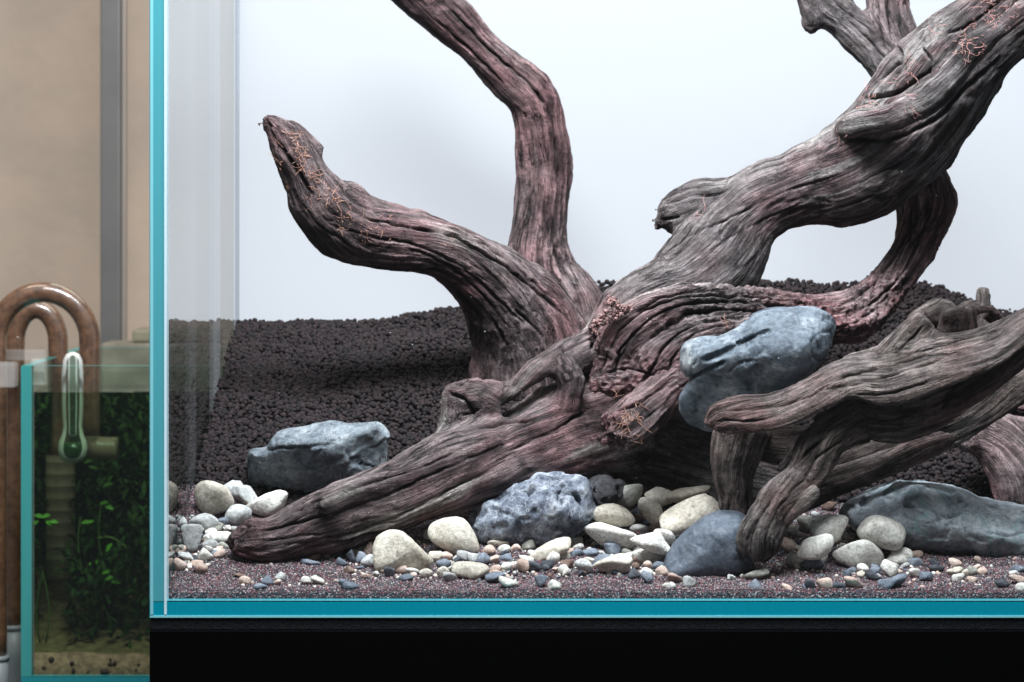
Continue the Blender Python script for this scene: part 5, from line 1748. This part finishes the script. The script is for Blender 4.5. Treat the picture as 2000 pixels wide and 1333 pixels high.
for ln in SMALL.replace('\n', '').split(';'):
    if not ln.strip():
        continue
    t = ln.split()
    x0, y0, x1, y1 = map(float, t[:4])
    tl = float(t[6]) if len(t) > 6 else 0.0
    px_seed += 1
    o = pebble(x0, y0, x1, y1, t[4], t[5], tl, None, seed=px_seed)
    o.name = 'gravel_stone'
    cx, cy = (x0 + x1) / 2, (y0 + y1) / 2
    area_ = (x1 - x0) * (y1 - y0)
    size = 'tiny' if area_ < 380 else ('small' if area_ < 720 else 'stubby')
    mk = sorted(MARK, key=lambda m_: math.hypot((m_[0] - cx), (m_[1] - cy) * 1.4))[:3]
    rec.append((o, cx, cy, size, SHAPE[t[5]], CW[t[4]], mk))


def relation(cx, cy, m_):
    dx, dy = cx - m_[0], cy - m_[1]
    if dy > 18 and dy > abs(dx) * 0.7:
        return 'in front of'
    if dy < -12 and -dy > abs(dx) * 0.7:
        return 'behind'
    return 'right of' if dx > 0 else 'left of'


def lab(rw, lev):
    o, cx, cy, size, sh, cw, mk = rw
    a = f'{size} {sh} {cw} stone {relation(cx, cy, mk[0])} {mk[0][2]}'
    if lev == 0:
        return a
    if lev == 1:
        return f'{sh} {cw} stone {relation(cx, cy, mk[0])} {mk[0][2]}, toward {mk[1][2][4:]}'
    if lev == 2:
        return f'{size} {sh} {cw} stone nearest {mk[0][2]}, then {mk[1][2]}, then {mk[2][2]}'
    return a


lev = [0] * len(rec)
for _ in range(2):
    cnt = {}
    for i, rw in enumerate(rec):
        cnt.setdefault(lab(rw, lev[i]), []).append(i)
    for k_, v_ in cnt.items():
        if len(v_) > 1:
            for i in v_:
                lev[i] = min(lev[i] + 1, 1)
final = {}
for i, rw in enumerate(rec):
    final.setdefault(lab(rw, lev[i]), []).append(i)
for text, ids in final.items():
    ids.sort(key=lambda i: rec[i][1])
    words_ = ['leftmost', 'rightmost'] if len(ids) == 2 else ['leftmost', 'middle', 'rightmost']
    for n_, i in enumerate(ids):
        tx = text
        if len(ids) in (2, 3):
            tx = words_[n_] + ' ' + text
        tag(rec[i][0], tx, 'gravel stone', 'gravel stones scattered on the sand')

# grit caught between the pebbles: too small to count
gp, gs_ = [], []
for (xa, xb, ya, yb, n_) in ((322, 460, 1010, 1118, 260), (470, 720, 1090, 1150, 60), (680, 1010, 1060, 1136, 420), (980, 1345, 1000, 1130, 620), (1520, 1780, 1005, 1128, 300), (1440, 1990, 1090, 1150, 170)):
    for _ in range(n_):
        x_, y_ = xa + fr.random() * (xb - xa), ya + fr.random() * (yb - ya)
        Yg = ray_ground(x_, y_)
        c_ = at(x_, y_, Yg)
        if c_.x < TX0 + .002 or Yg < .0135:
            continue
        gp.append((c_.x, Yg, c_.z + .0004))
        r_ = .0008 + .0011 * fr.random() ** 1.6
        gs_.append((r_ * (.8 + .5 * fr.random()), r_ * (.8 + .5 * fr.random()), r_ * (.6 + .4 * fr.random())))
m, nt, out = mat('grit')
at_n = nd(nt, 'ShaderNodeAttribute', attribute_name='gcol', attribute_type='INSTANCER')
rp = nd(nt, 'ShaderNodeValToRGB')
rp.color_ramp.interpolation = 'CONSTANT'
e = rp.color_ramp.elements
GRC = [(0.0, (.62, .57, .50)), (.22, (.10, .12, .15)), (.40, (.70, .68, .63)), (.58, (.34, .34, .33)), (.72, (.55, .40, .34)), (.84, (.20, .12, .10)), (.92, (.045, .05, .06))]
e[0].position, e[0].color = 0.0, (*GRC[0][1], 1)
e[1].position, e[1].color = GRC[1][0], (*GRC[1][1], 1)
for pos, c in GRC[2:]:
    q_ = e.new(pos)
    q_.color = (*c, 1)
nt.links.new(at_n.outputs['Fac'], rp.inputs[0])
p = nd(nt, 'ShaderNodeBsdfPrincipled')
p.inputs['Roughness'].default_value = .7
nt.links.new(rp.outputs[0], p.inputs['Base Color'])
nt.links.new(p.outputs[0], out.inputs[0])
gn_instances('gravel_grit', np.array(gp), np.array(gs_), fr.random(len(gp)), (2, 1.2, 0.9, True), m, 'stuff')

# ------------------------------------------------------------------ small planted tank behind, on the left
Y2 = 0.55
gl2 = glass_edge('sea_green_glass_edge', (0.03, 0.20, 0.19), (0.045, 0.24, 0.23), 0.3)
pane2 = thin_glass('small_tank_pane', (0.93, 0.98, 0.96), 0.02, 5.0)
xL = at(41, 0, Y2).x
th2 = 0.0090
xR = xL + 0.30
zT = at(0, 715, Y2).z
zB = at(0, 1322, Y2).z
yB2 = Y2 + 0.30
t2 = empty('small_glass_tank', (xL + .15, Y2, zB - .01))
tag(t2, 'smaller glass tank with sea-green edges, full of water and dark plants, behind the big aquarium', 'aquarium')


def pane2f(name, x0, x1, y0, y1, z0, z1, big):
    v, f = box_vf(x0, x1, y0, y1, z0, z1)
    ax = [0, 0, 1, 1, 2, 2]
    return link_mesh(name, v, f, [pane2, gl2], t2, smooth=False, matidx=[0 if ax[i] == big else 1 for i in range(6)])


pane2f('side_pane', xL, xL + th2, Y2, yB2, zB, zT, 0)
pane2f('side_pane', xR - th2, xR, Y2, yB2, zB, zT, 0)
pane2f('front_pane', xL + th2 + .0004, xR - th2 - .0004, Y2 + .0005, Y2 + .0075, zB + .0003, zT, 1)
pane2f('back_pane', xL + th2 + .0004, xR - th2 - .0004, yB2 - .0075, yB2 - .0005, zB + .0003, zT, 1)
v, f = box_vf(xL, xR, Y2, yB2, zB - .0095, zB - .0003)
link_mesh('bottom_pane', v, f, glass_edge('small_tank_base_edge', (0.01, 0.16, 0.19), (0.02, 0.20, 0.22), 0.3), t2, smooth=False)
ix0, ix1, iy0, iy1 = xL + th2 + .0007, xR - th2 - .0007, Y2 + .0080, yB2 - .0080

# dark background film on the back of the small tank
v, f = box_vf(xL + .002, xR - .002, yB2 + .0006, yB2 + .003, zB, at(0, 772, Y2).z - .012)
tag(link_mesh('background_film', v, f, simple('dark_film', (0.006, 0.012, 0.006), 0.8, 0.1), smooth=False), 'dark background film on the rear glass of the small planted tank', 'film')

# its substrate
gx = np.linspace(ix0, ix1, 50)
gy = np.linspace(iy0, iy1, 40)
A_, B_ = np.meshgrid(gx, gy, indexing='ij')
q = np.stack([A_.ravel(), B_.ravel(), 0 * A_.ravel()], 1)
zz = at(0, 1283, Y2).z + (B_.ravel() - iy0) * 0.16 + 0.004 * vn(q * 40, 3)
V = q.copy()
V[:, 2] = zz
ii = np.arange(50 * 40).reshape(50, 40)
F = np.stack([ii[:-1, :-1], ii[1:, :-1], ii[1:, 1:], ii[:-1, 1:]], -1).reshape(-1, 4)
sk = V[ii[:, 0]].copy()
sk[:, 2] = zB
b0 = len(V)
V = np.vstack([V, sk])
k = np.arange(50)
F = np.vstack([F, np.stack([b0 + k[:-1], b0 + k[1:], ii[1:, 0], ii[:-1, 0]], -1)])
tag(link_mesh('tan_sand', V, F, simple('tan_sand', (0.22, 0.15, 0.085), 0.9, 0.1, noise=(120, 0.2, (0.08, 0.05, 0.028)), bump=(300, 1, .002))), kind='structure')
parts = []
r = np.random.default_rng(77)
for _ in range(260):
    c = np.array([ix0 + r.random() * (ix1 - ix0), iy0 + r.random() * .012, zB + .002 + r.random() * .012])
    parts.append((ICO2[0] * (0.0012 + 0.0028 * r.random() ** 2) * (.7 + .6 * r.random(3)) + c, ICO2[1]))
v, f = merge(parts)
tag(link_mesh('dark_gravel', v, f, simple('dark_gravel', (0.025, 0.016, 0.012), 0.8, 0.2)), kind='stuff')

# water
zW = at(0, 768, Y2).z
water_m = thin_glass('pond_water', (0.66, 0.74, 0.60), 0.02, 5.0)
v, f = box_vf(ix0 + .0002, ix1 - .0002, iy0 + .0002, iy1 - .0002, zB + .0006, zW)
# seen from inside the water, the side glass mirrors everything at a slant (total reflection)
m, nt, out = mat('water_side')
g_ = nd(nt, 'ShaderNodeNewGeometry')
dt = nd(nt, 'ShaderNodeVectorMath', operation='DOT_PRODUCT')
nt.links.new(g_.outputs['Normal'], dt.inputs[0])
nt.links.new(g_.outputs['Incoming'], dt.inputs[1])
ab_ = nd(nt, 'ShaderNodeMath', operation='ABSOLUTE')
nt.links.new(dt.outputs['Value'], ab_.inputs[0])
lt_ = nd(nt, 'ShaderNodeMath', operation='LESS_THAN')
nt.links.new(ab_.outputs[0], lt_.inputs[0])
lt_.inputs[1].default_value = 0.66
mu_ = nd(nt, 'ShaderNodeMath', operation='MULTIPLY')
nt.links.new(lt_.outputs[0], mu_.inputs[0])
nt.links.new(g_.outputs['Backfacing'], mu_.inputs[1])
t = nd(nt, 'ShaderNodeBsdfTransparent')
gl_ = nd(nt, 'ShaderNodeBsdfGlossy')
gl_.inputs['Roughness'].default_value = 0.0
gl_.inputs['Color'].default_value = (.9, .95, .9, 1)
mx = nd(nt, 'ShaderNodeMixShader')
nt.links.new(mu_.outputs[0], mx.inputs[0])
nt.links.new(t.outputs[0], mx.inputs[1])
nt.links.new(gl_.outputs[0], mx.inputs[2])
nt.links.new(mx.outputs[0], out.inputs[0])
tag(link_mesh('water', v, f, [water_m, m], smooth=False, matidx=[1, 1, 0, 0, 0, 0]), kind='structure')


def leaf_geo(c, d, up, L, wd):
    d = d / np.linalg.norm(d)
    s = np.cross(d, up)
    s /= np.linalg.norm(s) + 1e-9
    u = np.cross(s, d)
    t = [(0, 0, 0), (.3, .8, .06), (.65, .85, .05), (1, 0, -.12), (.65, -.85, .05), (.3, -.8, .06), (.5, 0, -.02)]
    v = [c + d * (a * L) + s * (b * wd / 2) + u * (e * L) for a, b, e in t]
    return v, [(0, 6, 1), (1, 6, 2), (2, 6, 3), (3, 6, 4), (4, 6, 5), (5, 6, 0)]


moss_m = simple('dark_moss', (0.005, 0.017, 0.004), 0.7, 0.2, noise=(45, 0.18, (0.018, 0.048, 0.007)))
parts = []
for _ in range(9000):
    x = ix0 + .004 + r.random() * (ix1 - ix0 - .008)
    y = iy0 + .022 + (r.random() ** 0.9) * (iy1 - iy0 - .027)
    if y < .735 and abs(x - at(121, 0, .69).x) < .015:
        continue
    hmax = zB + .06 + (zW - zB - .065) * np.clip(0.30 + 0.75 * (y - iy0) / .28 + 0.35 * math.sin(x * 38) * math.sin(y * 31 + 1), .1, .97)
    z = zB + .02 + r.random() * (hmax - zB - .02)
    parts.append(leaf_geo(np.array([x, y, z]), r.normal(size=3) + np.array([0, -.2, .5]), np.array([0, 0, 1.0]), .006 + .010 * r.random(), .003 + .004 * r.random()))
v, f = merge(parts)
tag(link_mesh('moss', v, f, moss_m), kind='stuff')

leaf_m = simple('bright_leaf', (0.05, 0.16, 0.012), 0.5, 0.3, noise=(40, 0.2, (0.11, 0.30, 0.03)))
stem_m = simple('plant_stem', (0.06, 0.09, 0.025), 0.6, 0.2)
leaf_mesh = None
PLN = [(205, 1135, .60, 'small bright green plant in the middle of the small tank', [(196, 1122, 20), (204, 1134, 22), (216, 1136, -5), (200, 1140, 80), (208, 1078, 60)]),
       (160, 1010, .62, 'bright green sprig beside the slotted intake in the small tank', [(158, 1022, 10), (166, 1026, 30), (163, 905, 20), (172, 912, -10)]),
       (200, 985, .64, 'pale green leafy stem high behind the intake in the small tank', [(194, 985, 15), (205, 988, -20), (210, 945, 60), (202, 950, 20)]),
       (180, 1110, .63, 'low green plant right of the intake tip in the small tank', [(172, 1102, 0), (182, 1105, 40), (190, 1112, 10)]),
       (85, 1020, .60, 'yellow-green twig left of the intake inside the small tank', [(80, 1012, 20), (88, 1018, -30), (95, 1020, 0)])]
for px, py, Yp, labl, lv in PLN:
    base_ = at(px + 4, 1262, Yp)
    e_ = empty('aquatic_plant', (base_.x, base_.y, zB + .02))
    tag(e_, labl, 'plant')
    p0, p1 = np.array(e_.location), np.array(at(px, py, Yp))
    pts_ = [p0 * (1 - t) + p1 * t + np.array([.004 * math.sin(t * 6), 0, 0]) for t in np.linspace(0, 1, 8)]
    v, f = tube(pts_, .0008, 6)
    link_mesh('stem', v, f, stem_m, e_)
    for lx, ly, an in lv:
        c = np.array(at(lx, ly, Yp - .004))
        d = np.array([math.cos(math.radians(an)), -.35, math.sin(math.radians(an)) + .15])
        if leaf_mesh is None:
            v, f = leaf_geo(np.zeros(3), np.array([1.0, 0, 0]), np.array([0, -.6, .8]), .009, .0055)
            l0 = link_mesh('leaf', v, f, leaf_m, None)
            leaf_mesh = l0.data
            bpy.data.objects.remove(l0)
        lo_ = bpy.data.objects.new('leaf', leaf_mesh)
        COL.objects.link(lo_)
        lo_.parent = e_
        lo_.location = Vector(c) - e_.location
        lo_.rotation_euler = (0, -math.radians(an), r.random() * .6 - .3)
# a long arching runner
cv = [at(190, 1052, .62), at(215, 1050, .62), at(235, 1062, .62), at(247, 1085, .62), at(250, 1240, .62)]
v, f = tube(catmull(np.array([tuple(p_) for p_ in cv]), 24), .0012, 6)
tag(link_mesh('plant_runner', v, f, stem_m), 'thin pale arching plant runner in the dark right part of the small tank', 'plant')

# glass pipes filled with brown deposit
m, nt, out = mat('brown_glass_pipe')
tc = nd(nt, 'ShaderNodeTexCoord')
n = nd(nt, 'ShaderNodeTexNoise', ins={'Scale': 130.0, 'Detail': 5.0, 'Roughness': .7})
nt.links.new(tc.outputs['Object'], n.inputs['Vector'])
rp = nd(nt, 'ShaderNodeValToRGB')
rp.color_ramp.elements[0].position, rp.color_ramp.elements[0].color = .3, (0.035, 0.015, 0.008, 1)
rp.color_ramp.elements[1].position, rp.color_ramp.elements[1].color = .72, (0.15, 0.072, 0.036, 1)
nt.links.new(n.outputs[0], rp.inputs[0])
p = nd(nt, 'ShaderNodeBsdfPrincipled')
p.inputs['Roughness'].default_value = .5
p.inputs['Coat Weight'].default_value = 1.0
p.inputs['Coat Roughness'].default_value = .04
nt.links.new(rp.outputs[0], p.inputs['Base Color'])
nt.links.new(p.outputs[0], out.inputs[0])
pipe_m = m
m, nt, out = mat('clear_thin_glass')
lw = nd(nt, 'ShaderNodeLayerWeight', ins={'Blend': 0.35})
t = nd(nt, 'ShaderNodeBsdfTransparent')
t.inputs[0].default_value = (.93, .97, .95, 1)
p = nd(nt, 'ShaderNodeBsdfPrincipled')
p.inputs['Base Color'].default_value = (.86, .84, .82, 1)  # whitish colour toward the edges stands in for lamp reflections
p.inputs['Roughness'].default_value = .06
p.inputs['Specular IOR Level'].default_value = 1.0
mr_ = nd(nt, 'ShaderNodeMapRange', ins={'From Min': 0.1, 'From Max': 0.9, 'To Min': 0.015, 'To Max': 0.55})
nt.links.new(lw.outputs['Fresnel'], mr_.inputs[0])
mx = nd(nt, 'ShaderNodeMixShader')
nt.links.new(mr_.outputs[0], mx.inputs[0])
nt.links.new(t.outputs[0], mx.inputs[1])
nt.links.new(p.outputs[0], mx.inputs[2])
nt.links.new(mx.outputs[0], out.inputs[0])
clear_m = m
m, nt, out = mat('hazy_brown_plastic')
p = nd(nt, 'ShaderNodeBsdfPrincipled')
p.inputs['Base Color'].default_value = (0.20, 0.145, 0.115, 1)
p.inputs['Roughness'].default_value = .35
t = nd(nt, 'ShaderNodeBsdfTransparent')
t.inputs[0].default_value = (.8, .72, .6, 1)
mx = nd(nt, 'ShaderNodeMixShader')
mx.inputs[0].default_value = .74
nt.links.new(t.outputs[0], mx.inputs[1])
nt.links.new(p.outputs[0], mx.inputs[2])
nt.links.new(mx.outputs[0], out.inputs[0])
hazy_m = m
hose_m = simple('grey_hose', (0.17, 0.185, 0.20), 0.45, 0.4, noise=(30, .3, (0.22, 0.235, 0.245)))


def pxs(lst, Y):
    return np.array([tuple(at(x, y, Y)) for x, y in lst])


def arch(cx, hw, ytop, yspring, n=14):
    return [(cx - hw * math.cos(a), yspring - (yspring - ytop) * math.sin(a)) for a in np.linspace(0, math.pi, n)]


Yo, Yi = .605, .69
po = empty('outflow_pipe', at(-7, 1290, Yo))
tag(po, 'outer brown glass U-pipe arching over the small tank rim with a side outlet', 'pipe')
line = [(-7, 1300), (-7, 1000), (-7, 760)] + arch(84, 91, 571, 665) + [(175, 760), (175, 850)]
P_ = catmull(pxs(line, Yo), 90)
v, f = tube(P_, 20.5 * sc_at(Yo), 18)
link_mesh('glass_tube', v, f, pipe_m, po)
v, f = tube(catmull(pxs([(175, 848), (178, 868), (196, 875), (229, 876)], Yo), 16), [20 * sc_at(Yo)] * 8 + [22 * sc_at(Yo)] * 8, 16)
link_mesh('outlet', v, f, hazy_m, po)
pi_ = empty('intake_pipe', at(27, 1230, Yi))
tag(pi_, 'inner brown glass U-pipe hooking over the small tank rim down to a slotted intake', 'pipe')
line = [(27, 1240), (27, 1000), (28, 760)] + arch(71, 42, 604, 668) + [(114, 760), (118, 900)]
v, f = tube(catmull(pxs(line, Yi), 90), 19.5 * sc_at(Yi), 18)
link_mesh('glass_tube', v, f, pipe_m, pi_)
R_ = 26 * sc_at(Yi)
cxy = at(121, 0, Yi)
zt, zb_ = at(0, 888, Yi).z, at(0, 1136, Yi).z
prof = [(R_ * .975, zt)]
for q_ in range(9):
    za = zt + (zb_ - zt) * (q_ + .55) / 10.5
    hgt = (zt - zb_) / 90
    prof += [(R_ * .975, za + hgt), (R_, za + hgt * .6), (R_, za - hgt * .6), (R_ * .975, za - hgt)]
prof += [(R_ * .93, zb_ + .006), (R_ * .8, zb_ + .002), (R_ * .45, zb_), (0.0001, zb_)]
v, f = lathe(cxy.x, Yi, prof, 22)
st_ = link_mesh('strainer', v, f, hazy_m, pi_)
slot_m = simple('dark_slot', (0.02, 0.014, 0.010), 0.8, 0.1)
for q_ in (2, 4, 5, 6):
    za = zt + (zb_ - zt) * (q_ + 1.05) / 10.5
    vv, ff = [], []
    for j, an in enumerate(np.linspace(-2.35, -0.8, 9)):
        for dz in (-.0009, .0009):
            vv.append((cxy.x + (R_ * .95) * math.cos(an), Yi + (R_ * .95) * math.sin(an), za + dz))
    ff = [(2 * j, 2 * j + 2, 2 * j + 3, 2 * j + 1) for j in range(8)]
    s_ = link_mesh('slot', vv, ff, slot_m, st_)
    s_.matrix_parent_inverse = Matrix.Identity(4)
    s_.location = -Vector(pi_.location)
for (px, y0, rr, Yh, labl) in ((27, 1224, 15.5, Yi, 'grey hose pushed on the inner brown pipe outside the small tank'), (-7, 1284, 25, Yo, 'grey hose pushed on the outer brown pipe at the picture edge')):
    hs = empty('hose', at(px, y0 + 180, Yh))
    tag(hs, labl, 'hose')
    rad = (22 if px > 0 else 24) * sc_at(Yh)
    v, f = tube(pxs([(px, y0), (px, y0 + 60), (px - 2, y0 + 120), (px - 5, y0 + 180)], Yh), rad, 18)
    link_mesh('hose_wall', v, f, hose_m, hs)
    v, f = tube(pxs([(px, y0 - 4), (px, y0 + 6)], Yh), rad * 1.06, 18)
    link_mesh('hose_lip', v, f, hose_m, hs)

# drop checker
Yd = Y2 + .022
dc = empty('drop_checker', at(142, 905, Yd))
tag(dc, 'clear glass drop checker vial with green liquid hanging in the small tank', 'drop checker')
cc = at(142, 0, Yd)
u_ = sc_at(Yd)
prof = [(r_ * u_, at(0, y_, Yd).z) for r_, y_ in ((4, 688), (13, 692), (19, 704), (21, 725), (21, 790), (20, 815), (18, 832), (21, 848), (27, 862), (29, 876), (27, 889), (20, 900), (9, 905), (0.2, 906))]
v, f = lathe(cc.x, Yd, prof, 28)
link_mesh('vial', v, f, clear_m, dc)
prof = [(r_ * u_, at(0, y_, Yd).z) for r_, y_ in ((5, 690), (9, 700), (9, 800), (8, 830), (9, 845), (7, 852), (.2, 853))]
v, f = lathe(cc.x, Yd, prof, 20)
link_mesh('inner_tube', v, f, clear_m, dc)
prof = [(r_ * u_, at(0, y_, Yd).z) for r_, y_ in ((.2, 864), (26, 864.5), (27, 876), (25, 888), (18.5, 898), (8, 902.5), (.2, 903.5))]
v, f = lathe(cc.x, Yd, prof, 24)
m, nt, out = mat('green_liquid')
p = nd(nt, 'ShaderNodeBsdfPrincipled')
p.inputs['Base Color'].default_value = (0.006, 0.035, 0.010, 1)
p.inputs['Roughness'].default_value = .05
nt.links.new(p.outputs[0], out.inputs[0])
link_mesh('green_liquid', v, f, m, dc)
v, f = tube(catmull(pxs([(132, 720), (132, 702), (142, 690), (152, 702), (152, 720)], Yd), 18), 3.2 * u_, 8)
link_mesh('hook', v, f, clear_m, dc)

# acrylic pipe clamp on the rim
m, nt, out = mat('clear_acrylic')
p = nd(nt, 'ShaderNodeBsdfPrincipled')
p.inputs['Base Color'].default_value = (.80, .80, .78, 1)
p.inputs['Roughness'].default_value = .12
t = nd(nt, 'ShaderNodeBsdfTransparent')
mx = nd(nt, 'ShaderNodeMixShader')
mx.inputs[0].default_value = .13
nt.links.new(t.outputs[0], mx.inputs[1])
nt.links.new(p.outputs[0], mx.inputs[2])
nt.links.new(mx.outputs[0], out.inputs[0])
ac = empty('pipe_clamp', at(30, 755, .60))
tag(ac, 'clear acrylic clamp holding both brown pipes on the small tank rim', 'clamp')
a_, b_ = at(-60, 683, .64), at(92, 704, .64)
v, f = box_vf(a_.x, b_.x, .632, .652, b_.z, a_.z, .002)
link_mesh('clamp_bar', v, f, m, ac, smooth=False)
a_, b_ = at(-60, 706, .575), at(36, 756, .575)
v, f = box_vf(a_.x, b_.x, .560, .578, b_.z, a_.z, .003)
link_mesh('clamp_jaw', v, f, m, ac, smooth=False)
a_, b_ = at(64, 700, .575), at(92, 752, .575)
v, f = box_vf(a_.x, b_.x, .562, .576, b_.z, a_.z, .002)
link_mesh('clamp_jaw', v, f, m, ac, smooth=False)

# something low and olive-grey behind the small tank
a_, b_, c_ = at(204, 668, .93), at(430, 720, .93), at(264, 642, .93)
bx = empty('storage_box', ((a_.x + b_.x) / 2, .95, -.3))
tag(bx, 'olive-grey box showing above the back rim of the small tank', 'box')
v, f = box_vf(a_.x, b_.x, .905, .960, -.3, a_.z, .003)
link_mesh('box_body', v, f, simple('olive_board', (0.10, 0.09, 0.07), 0.8, 0.2, noise=(30, .25, (0.20, 0.18, 0.14))), bx, smooth=False)
v, f = box_vf(c_.x, b_.x, .908, .958, a_.z + .0005, c_.z, .003)
link_mesh('box_lid', v, f, simple('olive_lid', (0.17, 0.155, 0.105), 0.7, 0.2, noise=(30, .25, (0.12, 0.11, 0.085))), bx, smooth=False)
